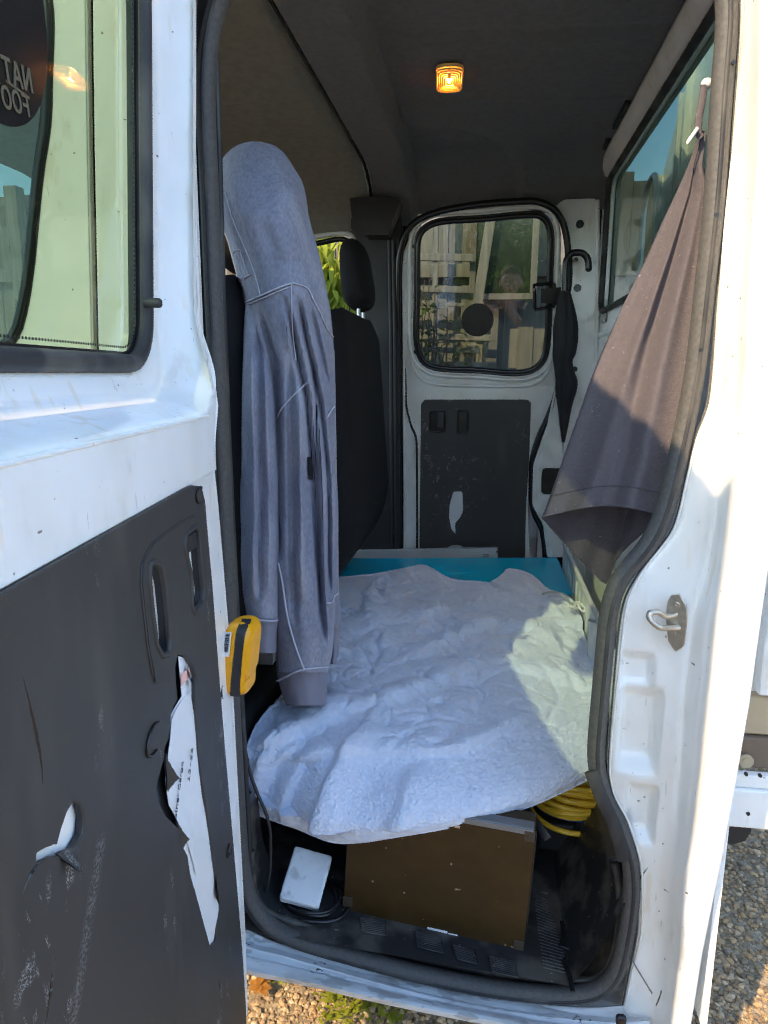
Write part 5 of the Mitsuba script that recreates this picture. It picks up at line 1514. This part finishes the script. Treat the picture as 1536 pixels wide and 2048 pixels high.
def fence(key, y, x0, x1, top, lab, face):
    tag(key, lab, 'fence')
    k0, k1 = int(math.floor(x0 / .084)), int(math.ceil(x1 / .084))
    for k in range(k0, k1):
        w = .089
        zt_ = top + .015 * fr_.normal()
        b = rbox((w, .018, zt_), .003, (k * .084 + .042, y + (.012 if k % 2 else 0) + .001 * fr_.normal(), zt_ / 2), rot([0, 1, 0], .08 * fr_.normal()), seg=4)
        add(key + '__board', b, 'fence_wood', smooth=30)
    for z in (.35, .95, 1.62, 2.22):
        add(key + '__rail', rbox((x1 - x0, .045, .075), .004, ((x0 + x1) / 2, y + face * .034, z + .01)), 'fence_wood', smooth=30)
    for x in np.arange(x0 + .5, x1, 1.45):
        add(key + '__post', rbox((.085, .085, top + .06), .006, (x, y + face * .075, top / 2), rot([0, 1, 0], .6 * fr_.normal())), 'fence_wood', smooth=30)


fence('board_fence', FY, -3.4, 2.6, 2.72, 'weathered wooden board fence beyond the van', -1)
# leaning lath posts and laths of a climbing frame in front of it
tag('plant_frame', 'rough wooden lath frame carrying plants, in front of the board fence', 'trellis')
for (xa, ya), (xb, yb2), w in (((980, 448), (934, 742), .055), ((872, 455), (868, 742), .030)):
    a, b = aty(xa, ya, 4.15), aty(xb, yb2, 4.15)
    d = (b - a) / np.linalg.norm(b - a); s = np.cross([0, 1.0, 0], d)
    a = a - d * .25; b = b + d * 1.5
    add('plant_frame__post', rbox((w, .035, np.linalg.norm(b - a)), .004, (a + b) / 2, np.stack([s, [0, 1.0, 0], d], 1)), 'fence_wood', smooth=30)
for y, x0, x1, h in ((508, 850, 948, .040), (572, 846, 938, .035), (668, 842, 990, .035), (694, 842, 960, .030), (724, 842, 990, .035), (602, 846, 930, .02)):
    a, b = aty(x0, y, 4.13), aty(x1, y + 8, 4.13)
    a = a + (-.5, 0, 0)
    add('plant_frame__lath', rbox((np.linalg.norm(b - a), .022, h), .003, (a + b) / 2, rot([0, 1, 0], math.degrees(math.atan2(a[2] - b[2], b[0] - a[0])))), 'fence_wood', smooth=30)


# framed dark pane on the fence
c = [aty(x, y, 4.20) for x, y in ((948, 420), (1060, 420), (1064, 596), (946, 588))]
x0, x1, z0, z1 = c[3][0], c[2][0], (c[2][2] + c[3][2]) / 2, c[0][2] + .12
tag('framed_pane', 'dark green pane in a pale wooden frame hanging on the board fence', 'window pane')
add('framed_pane__pane', box((x0 + .01, 4.195, z0 + .01), (x1 - .01, 4.21, z1 - .01)), 'pane_green')
for lo, hi in (((x0 - .02, 4.175, z0 - .022), (x1 + .02, 4.215, z0 + .012)), ((x1 - .014, 4.176, z0 + .012), (x1 + .022, 4.214, z1)), ((x0 - .022, 4.176, z0 + .012), (x0 + .012, 4.214, z1)), ((x0 - .02, 4.175, z1), (x1 + .02, 4.215, z1 + .03))):
    add('framed_pane__frame_bar', box(lo, hi, .003), 'fence_wood', smooth=30)


def shrub(key, lab, cat, base, stems, leaf_fn, m, stem_r=.008, group=None):
    tag(key, lab, cat, group)
    st, it = [], []
    for top, n in stems:
        top = np.asarray(top, float); base_ = np.asarray(base, float) + (lr.normal() * .04, lr.normal() * .03, 0)
        mid = (base_ + top) / 2 + (lr.normal() * .08, lr.normal() * .05, .1)
        path = spl([base_, mid, top], 16)
        st.append(tube(path, np.linspace(stem_r, stem_r * .4, 16), 6))
        for _ in range(n):
            it.append(leaf_fn(path, top))
    add(key + '__stems', st, 'bark', smooth=True)
    add(key + '__foliage', leaves(it), m, smooth=40, kind='stuff')


def droop(path, top):
    p = top + lr.normal(size=3) * (.085, .07, .085)
    d = rdir(-.9, .05); d[2] -= .5
    return (p, d, np.array([0, 0, 1.0]), .085 + .05 * lr.random(), .024 + .014 * lr.random(), .25)


tops = []
for x, y in ((632, 500), (648, 512), (662, 520), (690, 510), (640, 545), (655, 560), (690, 545), (700, 565), (672, 590), (690, 600), (655, 610), (645, 590), (700, 600), (620, 520), (610, 560), (625, 600), (668, 560), (660, 545), (680, 625), (640, 640), (590, 500), (580, 560)):
    tops.append((aty(x, y, 3.78 + .12 * lr.random()), 22))
shrub('leafy_shrub', 'bright yellow green leafy shrub seen through the far front window', 'shrub', (-1.05, 3.8, 0), tops, droop, 'leaf_sun', .012)


def small(path, top):
    t = lr.random() ** .6
    p = path[int(t * 15)] + lr.normal(size=3) * (.045, .045, .045)
    d = rdir(-.5, .8)
    return (p, d, np.array([.1, .1, 1.0]), .035 + .025 * lr.random(), .018 + .01 * lr.random(), .2)


tops = [(aty(x, y, 3.95 + .1 * lr.random()), 46) for x, y in ((850, 560), (862, 548), (870, 570), (846, 585), (858, 600), (874, 612), (850, 640), (868, 650), (884, 690), (866, 700), (900, 668), (912, 690), (846, 610), (880, 580), (895, 640), (905, 715))]
shrub('climbing_plant', 'climbing plant with small leaves on the lath frame, left in the far window', 'plant', (-.42, 4.05, 0), tops, small, 'leaf_mid', .006)

# ---- behind the camera: what the glass mirrors
def bushy(key, lab, c, r, n, m, L=.10):
    tag(key, lab, 'tree', 'trees and bushes on our side of the yard')
    c = np.array(c, float)
    trunk = spl([(c[0], c[1], -.02), (c[0] + .05, c[1], c[2] * .5), (c[0], c[1], c[2] + r[2] * .3)], 14)
    ts = [tube(trunk, np.linspace(.10, .04, 14), 8)]
    it = []
    cl = [c + np.array(r) * rdir() * lr.random() ** .4 for _ in range(46)]
    for q in cl[:14]:
        ts.append(tube(spl([trunk[8], (trunk[10] + q) / 2 + .1 * rdir(), q], 8), np.linspace(.03, .01, 8), 5))
    for _ in range(n):
        q = cl[lr.integers(len(cl))]
        it.append((q + lr.normal(size=3) * .24, rdir(-.6, .6), np.array([.2, .1, 1.0]), L * (1 + .6 * lr.random()), L * .55, .2))
    add(key + '__trunk', ts, 'bark', smooth=True)
    add(key + '__crown', leaves(it), m, smooth=40, kind='stuff')


bushy('garden_tree', 'broad sunlit bush behind the photographer, mirrored in the far window', (.3, -5.6, 1.0), (1.9, .8, 1.25), 6500, 'leaf_sun', .13)
bushy('garden_tree_001', 'dark leafy bush behind the photographer, right of the broad bush', (3.3, -6.0, 1.5), (1.3, .9, 1.1), 3000, 'leaf_dark', .11)

# ================================================================== the photographer, mirrored in the glass
PX, PY = .17, -.44
J = {'pelvis': (PX, PY - .02, .96), 'waist': (PX, PY, 1.12), 'chest': (PX, PY, 1.32), 'neck': (PX, PY + .005, 1.50), 'skull': (PX, PY + .03, 1.665), 'jaw': (PX, PY + .075, 1.60), 'crown': (PX, PY + .01, 1.70)}
for s, n in ((-1, 'l'), (1, 'r')):
    J |= {n + 'sh': (PX + s * .185, PY - .01, 1.435), n + 'el': (PX - .04 + s * .215, PY + .12, 1.225), n + 'wr': (.02 + s * .062, PY + .345, 1.565), n + 'hip': (PX + s * .095, PY - .01, .93), n + 'kn': (PX + s * .11, PY + .03, .50), n + 'an': (PX + s * .12, PY - .02, .09), n + 'toe': (PX + s * .145, PY + .15, .035), n + 'heel': (PX + s * .12, PY - .06, .04)}


def hull(pts, seg=18):
    return manifold3d.Manifold.batch_hull([manifold3d.Manifold.sphere(r, seg).translate(tuple(map(float, p))) for p, r in pts])


def smoothed(parts, edge=.016, it=12):
    m = manifold3d.Manifold.batch_boolean(parts, manifold3d.OpType.Add).refine_to_length(edge)
    t = tm(m); t.merge_vertices()
    trimesh.smoothing.filter_taubin(t, iterations=it)
    return t


tag('person', 'person in a dark sleeveless top holding up a phone, mirrored in the window', 'person')
B = []
sh = lambda dx, z, r, dy=0: ((PX + dx, PY + dy, z), r)
B.append(hull([sh(-.10, .95, .10), sh(.10, .95, .10), sh(-.08, 1.10, .095), sh(.08, 1.10, .095)]))
B.append(hull([sh(-.08, 1.10, .095), sh(.08, 1.10, .095), sh(-.10, 1.30, .105), sh(.10, 1.30, .105), sh(-.13, 1.42, .065), sh(.13, 1.42, .065)]))
B.append(hull([sh(-.05, 1.46, .06), sh(.05, 1.46, .06), (J['neck'], .055)])); B.append(hull([(J['neck'], .054), ((PX, PY + .02, 1.60), .055)]))
B.append(hull([(J['skull'], .088), ((PX, PY - .015, 1.68), .085), (J['jaw'], .045), ((PX, PY + .085, 1.575), .026), ((PX, PY + .055, 1.70), .070)]))
B.append(hull([((PX, PY + .116, 1.655), .010), ((PX, PY + .132, 1.620), .012)]))
B.append(hull([((PX - .022, PY + .105, 1.585), .008), ((PX + .022, PY + .105, 1.585), .008)]))
for s, n in ((-1, 'l'), (1, 'r')):
    B.append(hull([((PX + s * .088, PY + .01, 1.665), .014), ((PX + s * .090, PY + .015, 1.625), .010)]))
    B.append(hull([((PX + s * .036, PY + .093, 1.672), .014), ((PX + s * .018, PY + .10, 1.672), .008)]))
    B.append(hull([(J[n + 'sh'], .062), ((PX + s * .10, PY, 1.40), .07)]))
    B.append(hull([(J[n + 'sh'], .058), (J[n + 'el'], .042)])); B.append(hull([(J[n + 'el'], .043), (np.array(J[n + 'el']) * .6 + np.array(J[n + 'wr']) * .4, .040), (J[n + 'wr'], .027)]))
    B.append(hull([(J[n + 'hip'], .092), (J[n + 'kn'], .058)])); B.append(hull([(J[n + 'kn'], .056), ((PX + s * .115, PY - .01, .36), .055), (J[n + 'an'], .042)]))
    B.append(hull([(J[n + 'an'], .042), (J[n + 'heel'], .036), (J[n + 'toe'], .032)]))
body_ = smoothed(B, .018, 10)
add('person__body', body_, 'skin', smooth=True)
# phone, held upright behind the camera's eye
PH = CAM - FWD * .010 - UP * .045
Rp = np.stack([RIGHT, FWD, UP], 1)
add('phone', rbox((.074, .0085, .158), .004, PH, Rp), 'gloss_black', smooth=40, label='black phone held up by the photographer', cat='phone')
add('phone__lens', disc(PH + UP * .055 - FWD * -.0 + RIGHT * .02 + FWD * .0045, FWD, .008, .002, 18), 'steel', smooth=40)
for s, n in ((-1, 'l'), (1, 'r')):
    H = []
    wr = np.array(J[n + 'wr'])
    palm = PH + RIGHT * s * .048 - UP * .045 - FWD * .012
    H.append(hull([(wr, .026), (palm - UP * .025, .018), (palm + UP * .022, .015), (palm + RIGHT * s * .006, .016)], 14))
    for k, (L, up_) in enumerate(((.052, .036), (.058, .016), (.054, -.005), (.044, -.026))):
        k0 = palm + UP * up_ + FWD * .004
        k1 = k0 + FWD * .026 + RIGHT * s * .004
        k2 = k1 - RIGHT * s * L * .45 + FWD * .006
        k3 = k2 - RIGHT * s * L * .30 + FWD * -.001
        H += [hull([(k0, .0095), (k1, .0088)], 12), hull([(k1, .0088), (k2, .0080)], 12), hull([(k2, .0080), (k3, .0068)], 12)]
    t0 = palm + UP * .0 - FWD * .012
    t1 = t0 + UP * .026 - RIGHT * s * .016 - FWD * .006
    t2 = t1 + UP * .020 - RIGHT * s * .018 + FWD * .004
    H += [hull([(t0, .0115), (t1, .0100)], 12), hull([(t1, .0100), (t2, .0078)], 12)]
    add('person__hand', smoothed(H, .004, 6), 'skin', smooth=True)
# clothes: sleeveless top and jeans as shells over the body, hair cap
V = []
vest = smoothed([hull([sh(-.10, .95, .112), sh(.10, .95, .112), sh(-.08, 1.10, .106), sh(.08, 1.10, .106)]), hull([sh(-.08, 1.10, .106), sh(.08, 1.10, .106), sh(-.10, 1.30, .116), sh(.10, 1.30, .116), sh(-.115, 1.40, .075), sh(.115, 1.40, .075)])] + [hull([sh(s * .10, 1.40, .072), sh(s * .085, 1.462, .046)]) for s in (-1, 1)], .018, 8)
add('person__sleeveless_top', vest, 'vest', smooth=True)
jn = [hull([sh(-.095, .93, .108), sh(.095, .93, .108), sh(-.09, .99, .105), sh(.09, .99, .105)])]
for s, n in ((-1, 'l'), (1, 'r')):
    jn += [hull([(J[n + 'hip'], .103), (J[n + 'kn'], .072)]), hull([(J[n + 'kn'], .072), ((PX + s * .12, PY - .02, .13), .062)])]
add('person__jeans', smoothed(jn, .02, 8), 'jeans', smooth=True)
for s, n in ((-1, 'l'), (1, 'r')):
    add('person__shoe', smoothed([hull([((PX + s * .12, PY - .06, .045), .047), ((PX + s * .13, PY + .06, .045), .046), (J[n + 'toe'], .042), ((PX + s * .12, PY - .03, .085), .048)])], .012, 6), 'gloss_black', smooth=True)
hairm = smoothed([hull([((PX, PY - .015, 1.695), .092), ((PX, PY + .045, 1.735), .066), ((PX, PY - .035, 1.65), .080)])], .010, 4)
hv = hairm.vertices
hairm.vertices = hv + hairm.vertex_normals * (.012 * (meshkit.fbm(hv * 60, 2) - .35))[:, None]
add('person__hair', hairm, 'hair', smooth=50)
for s in (-1, 1):
    add('person__eye', trimesh.creation.icosphere(2, .011).apply_translation((PX + s * .033, PY + .106, 1.658)), 'paper', smooth=True)
tag('sky', 'clear blue sky', None, None, 'structure')
